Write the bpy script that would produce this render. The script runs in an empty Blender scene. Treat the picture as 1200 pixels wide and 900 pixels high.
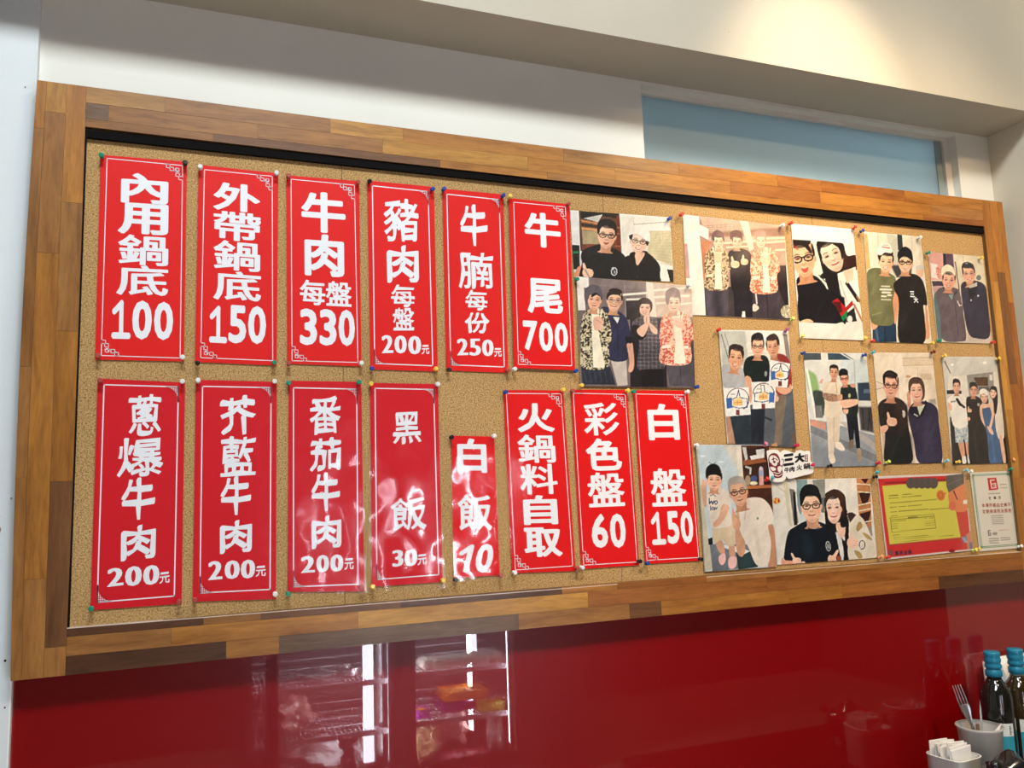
import bpy, bmesh, math, random
import numpy as np
from mathutils import Vector, Matrix
from mathutils.geometry import delaunay_2d_cdt

random.seed(7)
sc = bpy.context.scene
COL = sc.collection
EYE = 1.55
R = math.radians

# ------------------------------------------------------------------ camera
cd = bpy.data.cameras.new('camera'); cd.sensor_width = 36; cd.lens = 28.8; cd.clip_start = .05
cam = bpy.data.objects.new('camera', cd); COL.objects.link(cam)
rm = Matrix(((0.936401, -0.014143, -0.350647), (-0.349275, -0.134529, -0.927313), (-0.034057, 0.990809, -0.130913)))
cam.matrix_world = Matrix.Translation((0, -1.69528, EYE)) @ rm.to_4x4()
sc.camera = cam

# ------------------------------------------------------------------ world, lights, exposure
sc.view_settings.view_transform = 'Standard'; sc.view_settings.look = 'None'
sc.view_settings.exposure = 0.0; sc.view_settings.gamma = 1.0; sc.view_settings.use_curve_mapping = False
w = bpy.data.worlds.new('world'); sc.world = w; w.use_nodes = True
w.node_tree.nodes['Background'].inputs[0].default_value = (1.0, .93, .82, 1)
w.node_tree.nodes['Background'].inputs[1].default_value = .20

def area(name, loc, rot, sx, sy, col, power, spread=180):
    l = bpy.data.lights.new(name, 'AREA'); l.shape = 'RECTANGLE'; l.size = sx; l.size_y = sy
    l.color = col; l.energy = power; l.spread = R(spread)
    o = bpy.data.objects.new(name, l); o.location = loc; o.rotation_euler = rot; COL.objects.link(o); return o
def spot(name, loc, target, col, power, angle, blend, size):
    l = bpy.data.lights.new(name, 'SPOT'); l.color = col; l.energy = power
    l.spot_size = R(angle); l.spot_blend = blend; l.shadow_soft_size = size
    o = bpy.data.objects.new(name, l); o.location = loc
    o.rotation_euler = (Vector(target) - Vector(loc)).to_track_quat('-Z', 'Y').to_euler(); COL.objects.link(o); return o
COOL = (.86, .95, 1.0); WARM = (1.0, .80, .55)
area('ceiling_panel_light', (0.1, -2.0, 4.12), (R(20), 0, 0), 1.2, .45, COOL, 91)
area('ceiling_panel_light', (1.9, -2.2, 4.12), (R(20), 0, 0), 1.0, .45, (1, .86, .66), 36)
spot('downlight_beam', (1.47, -.92, 3.28), (1.463, -.12, 2.50), WARM, 78, 40, 1.0, .04)
area('outdoor_daylight', (2.7, 1.3, 2.75), (R(90), 0, R(155)), 1.0, .8, (.80, .93, 1.0), 17)
spot('downlight_board', (1.95, -1.65, 3.30), (1.62, 0, 1.76), (1.0, .70, .38), 120, 56, .8, .05)

# ------------------------------------------------------------------ helpers
def link(o, parent=None):
    COL.objects.link(o)
    if parent is not None: o.parent = parent
    return o
def tag(o, label=None, cat=None, group=None, kind=None):
    if label: o['label'] = label
    if cat: o['category'] = cat
    if group: o['group'] = group
    if kind: o['kind'] = kind
    return o
def mesh_obj(name, verts, faces, mat, parent=None, smooth=False, loc=(0, 0, 0)):
    m = bpy.data.meshes.new(name); m.from_pydata([tuple(v) for v in verts], [], [tuple(f) for f in faces])
    if smooth: m.polygons.foreach_set('use_smooth', [True]*len(m.polygons))
    if mat: m.materials.append(mat)
    m.update(); o = bpy.data.objects.new(name, m); o.location = loc
    return link(o, parent)
def empty(name, loc, parent=None):
    o = bpy.data.objects.new(name, None); o.location = loc; o.empty_display_size = .05
    return link(o, parent)
class MB:
    def __init__(s): s.v = []; s.f = []
    def add(s, vs, fs):
        n = len(s.v); s.v += [tuple(v) for v in vs]; s.f += [tuple(i+n for i in f) for f in fs]; return s
    def box(s, a, b, c=0.0):
        (x0, y0, z0), (x1, y1, z1) = a, b
        if c <= 0:
            vs = [(x, y, z) for x in (x0, x1) for y in (y0, y1) for z in (z0, z1)]
            return s.add(vs, [(0,1,3,2),(4,6,7,5),(0,4,5,1),(2,3,7,6),(0,2,6,4),(1,5,7,3)])
        bm = bmesh.new(); bmesh.ops.create_cube(bm, size=1)
        for v in bm.verts: v.co = Vector(((x0+x1)/2+v.co.x*(x1-x0), (y0+y1)/2+v.co.y*(y1-y0), (z0+z1)/2+v.co.z*(z1-z0)))
        bmesh.ops.bevel(bm, geom=bm.edges[:], offset=c, segments=2, affect='EDGES', clamp_overlap=True)
        return s.bm(bm)
    def bm(s, bm, mat=None):
        if mat is not None: bm.transform(mat)
        bm.verts.index_update()
        s.add([v.co[:] for v in bm.verts], [[v.index for v in f.verts] for f in bm.faces]); bm.free(); return s
    def lathe(s, prof, c=(0, 0, 0), n=24, cap=True, sq=0):
        vs = []
        for r, z in prof:
            for k in range(n):
                a = 2*math.pi*k/n; q = 1.0
                if sq: q = (abs(math.cos(a))**sq+abs(math.sin(a))**sq)**(-1/sq)
                vs.append((c[0]+r*q*math.cos(a), c[1]+r*q*math.sin(a), c[2]+z))
        fs = [(i*n+k, i*n+(k+1) % n, (i+1)*n+(k+1) % n, (i+1)*n+k) for i in range(len(prof)-1) for k in range(n)]
        if cap: fs += [tuple(range(n))[::-1], tuple((len(prof)-1)*n+k for k in range(n))]
        return s.add(vs, fs)
    def tube(s, pts, r, n=6):
        pts = [Vector(p) for p in pts]; vs = []
        for i, p in enumerate(pts):
            d = (pts[min(i+1, len(pts)-1)]-pts[max(i-1, 0)]).normalized()
            u = d.cross(Vector((0, 0, 1)) if abs(d.z) < .9 else Vector((1, 0, 0))).normalized(); v = d.cross(u)
            rr = r[i] if isinstance(r, (list, tuple)) else r
            for k in range(n):
                a = 2*math.pi*k/n; vs.append(p+u*rr*math.cos(a)+v*rr*math.sin(a))
        fs = [(i*n+k, i*n+(k+1) % n, (i+1)*n+(k+1) % n, (i+1)*n+k) for i in range(len(pts)-1) for k in range(n)]
        fs += [tuple(range(n))[::-1], tuple((len(pts)-1)*n+k for k in range(n))]
        return s.add(vs, fs)
    def out(s, name, mat, parent=None, smooth=False, loc=(0, 0, 0)):
        return mesh_obj(name, s.v, s.f, mat, parent, smooth, loc)
def srgb(c):
    return tuple(((x/255)/12.92 if x/255 <= .04045 else ((x/255+.055)/1.055)**2.4) for x in c[:3])
def hom(src, dst):
    A = []; b = []
    for (x, y), (u, v) in zip(src, dst):
        A += [[x, y, 1, 0, 0, 0, -u*x, -u*y], [0, 0, 0, x, y, 1, -v*x, -v*y]]; b += [u, v]
    h = np.linalg.solve(np.array(A, float), np.array(b, float)); return np.append(h, 1).reshape(3, 3)
def ap(H, x, y):
    x = np.asarray(x, float); y = np.asarray(y, float); d = H[2, 0]*x+H[2, 1]*y+H[2, 2]
    return (H[0, 0]*x+H[0, 1]*y+H[0, 2])/d, (H[1, 0]*x+H[1, 1]*y+H[1, 2])/d

# ------------------------------------------------------------------ materials
def mat(name, col, rough=.5, spec=.5, metal=0, coat=0, coat_r=.03, em=None, es=0, trans=0, ior=1.45):
    m = bpy.data.materials.new(name); m.use_nodes = True; b = m.node_tree.nodes['Principled BSDF']
    b.inputs['Base Color'].default_value = (*col[:3], 1); b.inputs['Roughness'].default_value = rough
    b.inputs['Metallic'].default_value = metal; b.inputs['Specular IOR Level'].default_value = spec
    b.inputs['Coat Weight'].default_value = coat; b.inputs['Coat Roughness'].default_value = coat_r
    b.inputs['Transmission Weight'].default_value = trans; b.inputs['IOR'].default_value = ior
    if em: b.inputs['Emission Color'].default_value = (*em, 1); b.inputs['Emission Strength'].default_value = es
    return m
class NT:
    def __init__(s, m): s.m = m; s.t = m.node_tree; s.b = s.t.nodes['Principled BSDF']
    def n(s, typ, **kw):
        x = s.t.nodes.new(typ)
        for k, v in kw.items():
            if k in x.inputs: x.inputs[k].default_value = v
            else: setattr(x, k, v)
        return x
    def l(s, a, b): s.t.links.new(a, b)
    def coords(s, scale=(1, 1, 1), gen='Object', rnd=0):
        tc = s.n('ShaderNodeTexCoord'); mp = s.n('ShaderNodeMapping'); mp.inputs['Scale'].default_value = scale
        s.l(tc.outputs[gen], mp.inputs['Vector'])
        if rnd:
            oi = s.n('ShaderNodeObjectInfo'); mu = s.n('ShaderNodeMath', operation='MULTIPLY'); mu.inputs[1].default_value = rnd
            s.l(oi.outputs['Random'], mu.inputs[0]); s.l(mu.outputs[0], mp.inputs['Location'])
        return mp.outputs[0]
    def noise(s, vec, scale, detail=3, rough=.5, dist=0):
        x = s.n('ShaderNodeTexNoise', Scale=scale, Detail=detail, Roughness=rough, Distortion=dist); s.l(vec, x.inputs['Vector']); return x.outputs['Fac']
    def ramp(s, fac, stops):
        x = s.n('ShaderNodeValToRGB'); e = x.color_ramp.elements
        while len(e) < len(stops): e.new(.5)
        for k, (p, c) in enumerate(stops): e[k].position = p; e[k].color = (*c, 1) if len(c) == 3 else c
        s.l(fac, x.inputs[0]); return x.outputs[0]
    def mul(s, a, b, fac=1.0):
        x = s.n('ShaderNodeMix', data_type='RGBA', blend_type='MULTIPLY'); x.inputs[0].default_value = fac
        s.l(a, x.inputs[6]); s.l(b, x.inputs[7]); return x.outputs[2]
    def bump(s, h, strength, dist=.001):
        x = s.n('ShaderNodeBump', Strength=strength, Distance=dist); s.l(h, x.inputs['Height']); s.l(x.outputs[0], s.b.inputs['Normal']); return x
def wood(name, axis):
    m = mat(name, (.5, .3, .12), .42, .4, coat=.25, coat_r=.25); t = NT(m)
    sc1 = (.12, 1, 1) if axis == 'x' else (1, 1, .12)
    v = t.coords(sc1, rnd=37.0)
    oi = t.n('ShaderNodeObjectInfo')
    n1 = t.noise(v, 60, 5, .6, .6); n2 = t.noise(v, 260, 3, .6); n3 = t.noise(v, 11, 3, .5, 1.2)
    r1 = t.ramp(n1, [(.28, (.62, .55, .47)), (.5, (.95, .93, .90)), (.72, (1.14, 1.12, 1.06))])
    r2 = t.ramp(n2, [(.35, (.86, .83, .8)), (.6, (1.04, 1.04, 1.04))])
    r3 = t.ramp(n3, [(.3, (.74, .66, .58)), (.62, (1.08, 1.07, 1.05))])
    c = t.mul(t.mul(t.mul(oi.outputs['Color'], r1), r2), r3)
    t.l(c, t.b.inputs['Base Color']); t.bump(n2, .12, .0006); return m
WOODX = wood('wood_grain_along', 'x'); WOODZ = wood('wood_grain_upright', 'z')
def plaster(name, col):
    m = mat(name, col, .75, .25); t = NT(m); v = t.coords()
    n = t.noise(v, 2.2, 4, .6); r = t.ramp(n, [(.3, tuple(x*.93 for x in col)), (.7, col)]); t.l(r, t.b.inputs['Base Color'])
    t.bump(t.noise(v, 120, 4, .6), .12, .001); return m
WHITE = plaster('white_wall_paint', (.80, .79, .72)); CREAM = plaster('cream_ceiling_paint', (.52, .475, .385))
PILW = plaster('white_pillar_paint', (.74, .78, .79))
CORK = mat('cork', (.5, .35, .17), .9, .15); t = NT(CORK); v = t.coords()
n1 = t.noise(v, 330, 2, .7); n2 = t.noise(v, 900, 2, .6); n3 = t.noise(v, 5, 2, .5)
c1 = t.ramp(n1, [(.30, (.15, .07, .02)), (.40, (.38, .22, .075)), (.52, (.53, .34, .145)), (.68, (.68, .47, .23))])
c2 = t.ramp(n2, [(.33, (.62, .55, .5)), (.55, (1.05, 1.05, 1.05))]); c3 = t.ramp(n3, [(.3, (.93, .91, .88)), (.7, (1.03, 1.03, 1.03))])
t.l(t.mul(t.mul(c1, c2), c3), t.b.inputs['Base Color']); t.bump(n1, .5, .001)
REDP = mat('red_gloss_panel', srgb((128, 0, 5)), .35, .3, coat=1, coat_r=.004)
REDP.node_tree.nodes['Principled BSDF'].inputs['Coat IOR'].default_value = 1.62
RED = mat('red_print', srgb((226, 24, 22)), .55, .3); RED2 = mat('crimson_print', srgb((212, 20, 34)), .55, .3); RED3 = mat('bright_red_print', srgb((225, 6, 10)), .55, .3)
INK = mat('white_print', (.88, .89, .92), .55, .3); INKB = mat('black_print', (.012, .012, .014), .5, .3)
PAPER = mat('white_paper', (.85, .84, .80), .6, .3)
def film_mat(name, strength, scale, rough=.06, detail=2.5):
    m = bpy.data.materials.new(name); m.use_nodes = True; t = m.node_tree; t.nodes.clear()
    o = t.nodes.new('ShaderNodeOutputMaterial'); mx = t.nodes.new('ShaderNodeMixShader'); tr = t.nodes.new('ShaderNodeBsdfTransparent')
    gl = t.nodes.new('ShaderNodeBsdfGlossy'); gl.inputs['Roughness'].default_value = rough
    fr = t.nodes.new('ShaderNodeFresnel'); ge = t.nodes.new('ShaderNodeNewGeometry'); mr = t.nodes.new('ShaderNodeMapRange')
    mr.inputs['To Min'].default_value = 1.5; mr.inputs['To Max'].default_value = 1/1.5  # same reflectance from both sides of the thin sheet
    t.links.new(ge.outputs['Backfacing'], mr.inputs['Value']); t.links.new(mr.outputs[0], fr.inputs['IOR'])
    tc = t.nodes.new('ShaderNodeTexCoord'); nz = t.nodes.new('ShaderNodeTexNoise'); nz.inputs['Scale'].default_value = scale; nz.inputs['Detail'].default_value = detail
    bp = t.nodes.new('ShaderNodeBump'); bp.inputs['Strength'].default_value = strength; bp.inputs['Distance'].default_value = .01
    oi = t.nodes.new('ShaderNodeObjectInfo'); ad = t.nodes.new('ShaderNodeVectorMath'); ad.operation = 'ADD'
    t.links.new(oi.outputs['Random'], ad.inputs[1]); t.links.new(tc.outputs['Object'], ad.inputs[0]); t.links.new(ad.outputs[0], nz.inputs['Vector'])
    t.links.new(nz.outputs['Fac'], bp.inputs['Height']); t.links.new(bp.outputs[0], gl.inputs['Normal']); t.links.new(bp.outputs[0], fr.inputs['Normal'])
    t.links.new(fr.outputs[0], mx.inputs[0]); t.links.new(tr.outputs[0], mx.inputs[1]); t.links.new(gl.outputs[0], mx.inputs[2]); t.links.new(mx.outputs[0], o.inputs[0])
    return m
FILM = film_mat('laminate_film', .10, 9); FILMW = film_mat('wrinkled_laminate_film', .42, 13, .07, .8)
PHOTO = mat('printed_photo', (1, 1, 1), .5, .3); t = NT(PHOTO); vc = t.n('ShaderNodeVertexColor'); vc.layer_name = 'print'
t.l(vc.outputs[0], t.b.inputs['Base Color'])
METAL = mat('steel', (.62, .62, .63), .28, .5, metal=1)
WIRE = mat('chrome_wire', (.75, .75, .77), .3, .5, metal=1)
BLACKM = mat('black_trim_and_shade', (.007, .006, .006), .9, .08)

SIGNS=[
 {'name': '內用鍋底 100', 'y': 0.0095, 'quad': [(-0.1976, 2.2307), (-0.041, 2.2344), (-0.0397, 1.8256), (-0.1956, 1.8252)], 'film': [(-0.0119, 1.0047), (1.009, 1.0043), (1.0152, -0.0098), (-0.0053, -0.0049)], 'border': [(0.0734, 0.9846), (0.9491, 0.9785), (0.9551, 0.0158), (0.0663, 0.0201)], 'style': 'R', 
  'glyphs': [('內', 0.513, 0.8457, 0.5462, 0.1521), ('用', 0.5027, 0.6937, 0.5789, 0.156), ('鍋', 0.5103, 0.5384, 0.5766, 0.1496), ('底', 0.5089, 0.3892, 0.5916, 0.1484), ('1', 0.279, 0.1957, 0.2148, 0.188), ('0', 0.5126, 0.1958, 0.2232, 0.1904), ('0', 0.7579, 0.1948, 0.2202, 0.1878)]}, 
 {'name': '外帶鍋底 150', 'y': 0.0095, 'quad': [(-0.0186, 2.2306), (0.1374, 2.2293), (0.1353, 1.8211), (-0.0194, 1.825)], 'film': [(-0.0153, 1.0044), (1.0094, 1.0057), (1.0125, -0.006), (-0.0086, -0.005)], 'border': [(0.0705, 0.9776), (0.9212, 0.9808), (0.9499, 0.0241), (0.0668, 0.0221)], 'style': 'R', 
  'glyphs': [('外', 0.4785, 0.8496, 0.5848, 0.1452), ('帶', 0.4882, 0.6987, 0.5922, 0.1493), ('鍋', 0.4886, 0.5478, 0.5809, 0.1521), ('底', 0.4999, 0.3933, 0.5914, 0.1498), ('1', 0.2726, 0.1935, 0.2188, 0.1872), ('5', 0.5064, 0.1991, 0.2185, 0.1934), ('0', 0.7494, 0.2011, 0.2244, 0.1946)]}, 
 {'name': '牛肉每盤 330', 'y': 0.0095, 'quad': [(0.1535, 2.227), (0.3064, 2.2301), (0.3074, 1.8231), (0.1562, 1.8257)], 'film': [(-0.0128, 1.0047), (1.0168, 1.0058), (1.0223, -0.0122), (-0.0064, -0.0075)], 'border': [(0.0639, 0.9803), (0.9331, 0.9757), (0.952, 0.0206), (0.0631, 0.0158)], 'style': 'R', 
  'glyphs': [('牛', 0.503, 0.8133, 0.6042, 0.2198), ('肉', 0.509, 0.5821, 0.5401, 0.2254), ('每', 0.3455, 0.3802, 0.346, 0.1335), ('盤', 0.6999, 0.3808, 0.3502, 0.1331), ('3', 0.2861, 0.1971, 0.2325, 0.1924), ('3', 0.55, 0.1995, 0.2314, 0.1933), ('0', 0.8034, 0.2016, 0.2237, 0.1941)]}, 
 {'name': '豬肉每盤 200元', 'y': 0.0095, 'quad': [(0.3241, 2.2335), (0.4738, 2.2341), (0.4733, 1.8154), (0.3264, 1.8175)], 'film': [(-0.015, 1.006), (1.02, 1.006), (1.02, -0.008), (-0.015, -0.008)], 'border': [(0.0738, 0.974), (0.9094, 0.9715), (0.9243, 0.0301), (0.0623, 0.0312)], 'style': 'B', 
  'glyphs': [('豬', 0.496, 0.8036, 0.5224, 0.2321), ('肉', 0.5042, 0.5677, 0.4795, 0.2034), ('每', 0.4967, 0.3965, 0.3571, 0.1217), ('盤', 0.4987, 0.2726, 0.3185, 0.1214), ('2', 0.2544, 0.136, 0.1709, 0.0945), ('0', 0.4483, 0.1372, 0.1828, 0.0937), ('0', 0.6577, 0.1367, 0.195, 0.0966), ('元', 0.8188, 0.1156, 0.1157, 0.0497)]}, 
 {'name': '牛腩每份 250元', 'y': 0.0095, 'quad': [(0.4933, 2.2323), (0.6389, 2.2332), (0.6366, 1.8154), (0.4925, 1.8185)], 'film': [(-0.015, 1.006), (1.02, 1.006), (1.02, -0.008), (-0.015, -0.008)], 'border': [(0.0702, 0.9711), (0.9303, 0.9673), (0.9369, 0.0321), (0.0728, 0.0312)], 'style': 'B', 
  'glyphs': [('牛', 0.4998, 0.8099, 0.45, 0.2345), ('腩', 0.5173, 0.5557, 0.572, 0.2011), ('每', 0.5105, 0.3918, 0.3631, 0.1147), ('份', 0.512, 0.2672, 0.3984, 0.1154), ('2', 0.2684, 0.1317, 0.179, 0.0911), ('5', 0.4695, 0.1333, 0.1876, 0.0927), ('0', 0.6756, 0.1331, 0.189, 0.0906), ('元', 0.8375, 0.1107, 0.1242, 0.0478)]}, 
 {'name': '牛尾 700', 'y': 0.0055, 'quad': [(0.651, 2.2242), (0.804, 2.2233), (0.8003, 1.8247), (0.6496, 1.8265)], 'film': [(-0.0166, 1.007), (1.0187, 1.0059), (1.0474, -0.0287), (-0.0189, -0.0213)], 'border': [(0.0774, 0.9776), (0.9331, 0.9818), (0.9452, 0.0247), (0.0702, 0.022)], 'style': 'R', 
  'glyphs': [('牛', 0.5394, 0.8269, 0.5958, 0.2085), ('尾', 0.5411, 0.4319, 0.5858, 0.2075), ('7', 0.2783, 0.1942, 0.2359, 0.1745), ('0', 0.5343, 0.1918, 0.2286, 0.177), ('0', 0.7869, 0.1912, 0.2209, 0.1781)]}, 
 {'name': '蔥爆牛肉 200元', 'y': 0.0095, 'quad': [(-0.1899, 1.7892), (-0.0368, 1.7838), (-0.0359, 1.3633), (-0.1896, 1.3633)], 'film': [(-0.0123, 1.0058), (1.016, 1.0066), (1.0159, -0.0075), (-0.008, -0.0054)], 'border': [(0.0702, 0.9734), (0.9202, 0.9783), (0.9146, 0.0352), (0.0685, 0.0317)], 'style': 'B', 
  'glyphs': [('蔥', 0.5362, 0.8426, 0.3765, 0.1904), ('爆', 0.4981, 0.6534, 0.5189, 0.1753), ('牛', 0.4864, 0.4687, 0.3784, 0.187), ('肉', 0.4979, 0.2776, 0.3879, 0.1527), ('2', 0.2557, 0.1332, 0.1782, 0.0769), ('0', 0.4515, 0.1328, 0.1845, 0.0834), ('0', 0.6495, 0.1331, 0.182, 0.0842), ('元', 0.7998, 0.118, 0.1168, 0.0494)]}, 
 {'name': '芥藍牛肉 200元', 'y': 0.0095, 'quad': [(-0.0172, 1.7897), (0.1359, 1.7879), (0.1354, 1.3587), (-0.0163, 1.3653)], 'film': [(-0.0131, 1.006), (1.0133, 1.0077), (1.0165, -0.0097), (-0.0091, -0.0069)], 'border': [(0.0814, 0.9701), (0.9268, 0.9718), (0.9276, 0.0437), (0.0832, 0.0376)], 'style': 'B', 
  'glyphs': [('芥', 0.5167, 0.8408, 0.4444, 0.1846), ('藍', 0.5262, 0.6521, 0.4327, 0.1854), ('牛', 0.5016, 0.4707, 0.372, 0.1776), ('肉', 0.5064, 0.2855, 0.3897, 0.1496), ('2', 0.2629, 0.1357, 0.1714, 0.0827), ('0', 0.4653, 0.1369, 0.1826, 0.0819), ('0', 0.6566, 0.1382, 0.1744, 0.0834), ('元', 0.8123, 0.1273, 0.1235, 0.0478)]}, 
 {'name': '番茄牛肉 200元', 'y': 0.0095, 'quad': [(0.1593, 1.7906), (0.3067, 1.7902), (0.3087, 1.3607), (0.1576, 1.3707)], 'film': [(-0.0176, 1.005), (1.018, 1.0053), (1.0231, -0.0093), (-0.0097, -0.0114)], 'border': [(0.0636, 0.9645), (0.9346, 0.9634), (0.9172, 0.0325), (0.0757, 0.0227)], 'style': 'B', 
  'glyphs': [('番', 0.4977, 0.8306, 0.42, 0.1899), ('茄', 0.5006, 0.6403, 0.4258, 0.1635), ('牛', 0.5001, 0.4602, 0.3837, 0.1843), ('肉', 0.5063, 0.2725, 0.3964, 0.153), ('2', 0.2631, 0.1235, 0.1839, 0.0756), ('0', 0.4557, 0.1267, 0.1678, 0.0781), ('0', 0.6423, 0.1294, 0.1718, 0.0771), ('元', 0.8024, 0.1252, 0.1215, 0.0526)]}, 
 {'name': '黑飯 30元', 'y': 0.0095, 'quad': [(0.3252, 1.7885), (0.4727, 1.788), (0.4738, 1.3678), (0.3244, 1.3688)], 'film': [(-0.021, 1.0074), (1.0268, 1.008), (1.0192, -0.0314), (-0.0411, -0.021)], 'border': [(0.07, 0.9726), (0.9345, 0.9711), (0.9418, 0.037), (0.0688, 0.0321)], 'style': 'B', 
  'glyphs': [('黑', 0.5249, 0.7708, 0.4149, 0.1636), ('飯', 0.5277, 0.3393, 0.5063, 0.1634), ('3', 0.363, 0.1276, 0.1563, 0.0792), ('0', 0.55, 0.127, 0.1826, 0.0808), ('元', 0.7082, 0.1151, 0.1346, 0.0513)]}, 
 {'name': '白飯 10', 'y': 0.0095, 'quad': [(0.4999, 1.6758), (0.5981, 1.673), (0.6014, 1.3733), (0.4982, 1.3745)], 'film': [(-0.0201, 1.0067), (1.0311, 1.0072), (1.038, -0.0164), (-0.0092, -0.0257)], 'border': None, 'style': 'R', 
  'glyphs': [('白', 0.4678, 0.852, 0.6732, 0.2589), ('飯', 0.4927, 0.4407, 0.7558, 0.2544), ('1', 0.2894, 0.1247, 0.3323, 0.1848), ('0', 0.6745, 0.122, 0.3986, 0.1927)]}, 
 {'name': '火鍋料自取', 'y': 0.0095, 'quad': [(0.6235, 1.7769), (0.7697, 1.7776), (0.7815, 1.3709), (0.6295, 1.3759)], 'film': [(-0.0143, 1.0053), (1.0204, 1.0054), (1.0342, -0.0099), (-0.0036, -0.0255)], 'border': [(0.0461, 0.9802), (0.9575, 0.9797), (0.9584, 0.0265), (0.0551, 0.0157)], 'style': 'R', 
  'glyphs': [('火', 0.5095, 0.8407, 0.6103, 0.1663), ('鍋', 0.4929, 0.6646, 0.6143, 0.1599), ('料', 0.501, 0.495, 0.6077, 0.1664), ('自', 0.4995, 0.3272, 0.5464, 0.159), ('取', 0.5113, 0.1563, 0.6017, 0.1554)]}, 
 {'name': '彩色盤 60', 'y': 0.0095, 'quad': [(0.7883, 1.7793), (0.9353, 1.7811), (0.9431, 1.3736), (0.7958, 1.3739)], 'film': [(-0.0145, 1.0051), (1.0213, 1.0052), (1.0291, -0.0105), (-0.0098, -0.0119)], 'border': [(0.0427, 0.9808), (0.9579, 0.9726), (0.9647, 0.0181), (0.0416, 0.0208)], 'style': 'R', 
  'glyphs': [('彩', 0.5039, 0.8309, 0.6194, 0.188), ('色', 0.5064, 0.6291, 0.6238, 0.1845), ('盤', 0.5071, 0.4308, 0.6398, 0.1936), ('6', 0.349, 0.2022, 0.2793, 0.1878), ('0', 0.6632, 0.1979, 0.2715, 0.1915)]}, 
 {'name': '白盤 150', 'y': 0.0095, 'quad': [(0.9512, 1.7802), (1.1021, 1.7809), (1.107, 1.3736), (0.9581, 1.3751)], 'film': [(-0.0145, 1.005), (1.0216, 1.0053), (1.0258, -0.0106), (-0.0101, -0.011)], 'border': [(0.0462, 0.9785), (0.9412, 0.9739), (0.9763, 0.0194), (0.0354, 0.0204)], 'style': 'R', 
  'glyphs': [('白', 0.5095, 0.8148, 0.569, 0.2135), ('盤', 0.5144, 0.4342, 0.6417, 0.2212), ('1', 0.2791, 0.1996, 0.2541, 0.1898), ('5', 0.5454, 0.2001, 0.2214, 0.1896), ('0', 0.7983, 0.1984, 0.2278, 0.1919)]}]
PRINTS={'a': {'y': 0.01, 'quad': [(0.8075, 2.2109), (1.0819, 2.2177), (1.0817, 2.0523), (0.8105, 2.0467)], 'art': [(27, 58), (1108, 135), (1150, 832), (72, 785)]}, 
 'b': {'y': 0.007, 'quad': [(0.815, 2.0486), (1.1305, 2.0443), (1.122, 1.7872), (0.8135, 1.7883)], 'art': [(35, 25), (903, 95), (930, 866), (68, 850)]}, 'c': {'y': 0.01, 'quad': [(1.1196, 2.2291), (1.431, 2.2255), (1.4288, 1.97), (1.1155, 1.9707)], 'art': [(33, 40), (826, 130), (880, 868), (72, 825)]}, 'd': {'y': 0.0095, 'quad': [(1.4536, 2.2333), (1.6626, 2.2353), (1.6652, 1.9242), (1.452, 1.9234)], 'art': [(30, 42), (472, 82), (550, 875), (93, 858)]}, 'e': {'y': 0.0095, 'quad': [(1.6994, 2.2314), (1.9066, 2.2333), (1.9083, 1.9233), (1.6922, 1.9216)], 'art': [(45, 40), (468, 78), (553, 872), (106, 858)]}, 'f': {'y': 0.0095, 'quad': [(1.9288, 2.1899), (2.1426, 2.1912), (2.1392, 1.9303), (1.9307, 1.9284)], 'art': [(27, 40), (518, 82), (598, 860), (115, 845)]}, 'g': {'y': 0.0085, 'quad': [(1.202, 1.9354), (1.4166, 1.9406), (1.4135, 1.6382), (1.2055, 1.6497)], 'art': [(25, 28), (530, 36), (590, 878), (90, 852)]}, 'h': {'y': 0.0095, 'quad': [(1.4597, 1.8851), (1.6684, 1.8895), (1.6717, 1.5863), (1.4589, 1.5873)], 'art': [(28, 32), (487, 36), (570, 862), (95, 872)]}, 'i': {'y': 0.0095, 'quad': [(1.6925, 1.8918), (1.9053, 1.8967), (1.9054, 1.5904), (1.6928, 1.5902)], 'art': [(38, 32), (478, 35), (562, 850), (116, 862)]}, 'j': {'y': 0.0095, 'quad': [(1.9402, 1.8871), (2.1557, 1.892), (2.1548, 1.5842), (1.9374, 1.5849)], 'art': [(25, 38), (450, 40), (540, 852), (105, 862)]}, 'k': {'y': 0.0075, 'quad': [(1.1133, 1.6487), (1.3271, 1.6457), (1.3238, 1.3464), (1.1162, 1.3475)], 'art': [(18, 35), (500, 36), (553, 838), (78, 872)]}, 'l': {'y': 0.0095, 'quad': [(1.3255, 1.5577), (1.6428, 1.5559), (1.6428, 1.349), (1.3274, 1.3502)], 'art': [(38, 62), (967, 38), (1035, 785), (103, 852)]}, 'm': {'y': 0.0095, 'quad': [(1.6679, 1.5593), (1.9757, 1.5598), (1.9801, 1.3491), (1.6741, 1.3422)], 'art': [(48, 64), (862, 36), (950, 762), (138, 850)]}, 'n': {'y': 0.009, 'quad': [(1.9981, 1.561), (2.1536, 1.5621), (2.1631, 1.3454), (2.0038, 1.3445)], 'art': [(55, 75), (460, 58), (572, 832), (155, 868)]}, 's': {'y': 0.002, 'quad': [(1.318, 1.6352), (1.458, 1.6332), (1.4495, 1.5494), (1.3105, 1.5533)], 'art': [(150, 180), (1000, 180), (1000, 800), (150, 800)]}}
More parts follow.
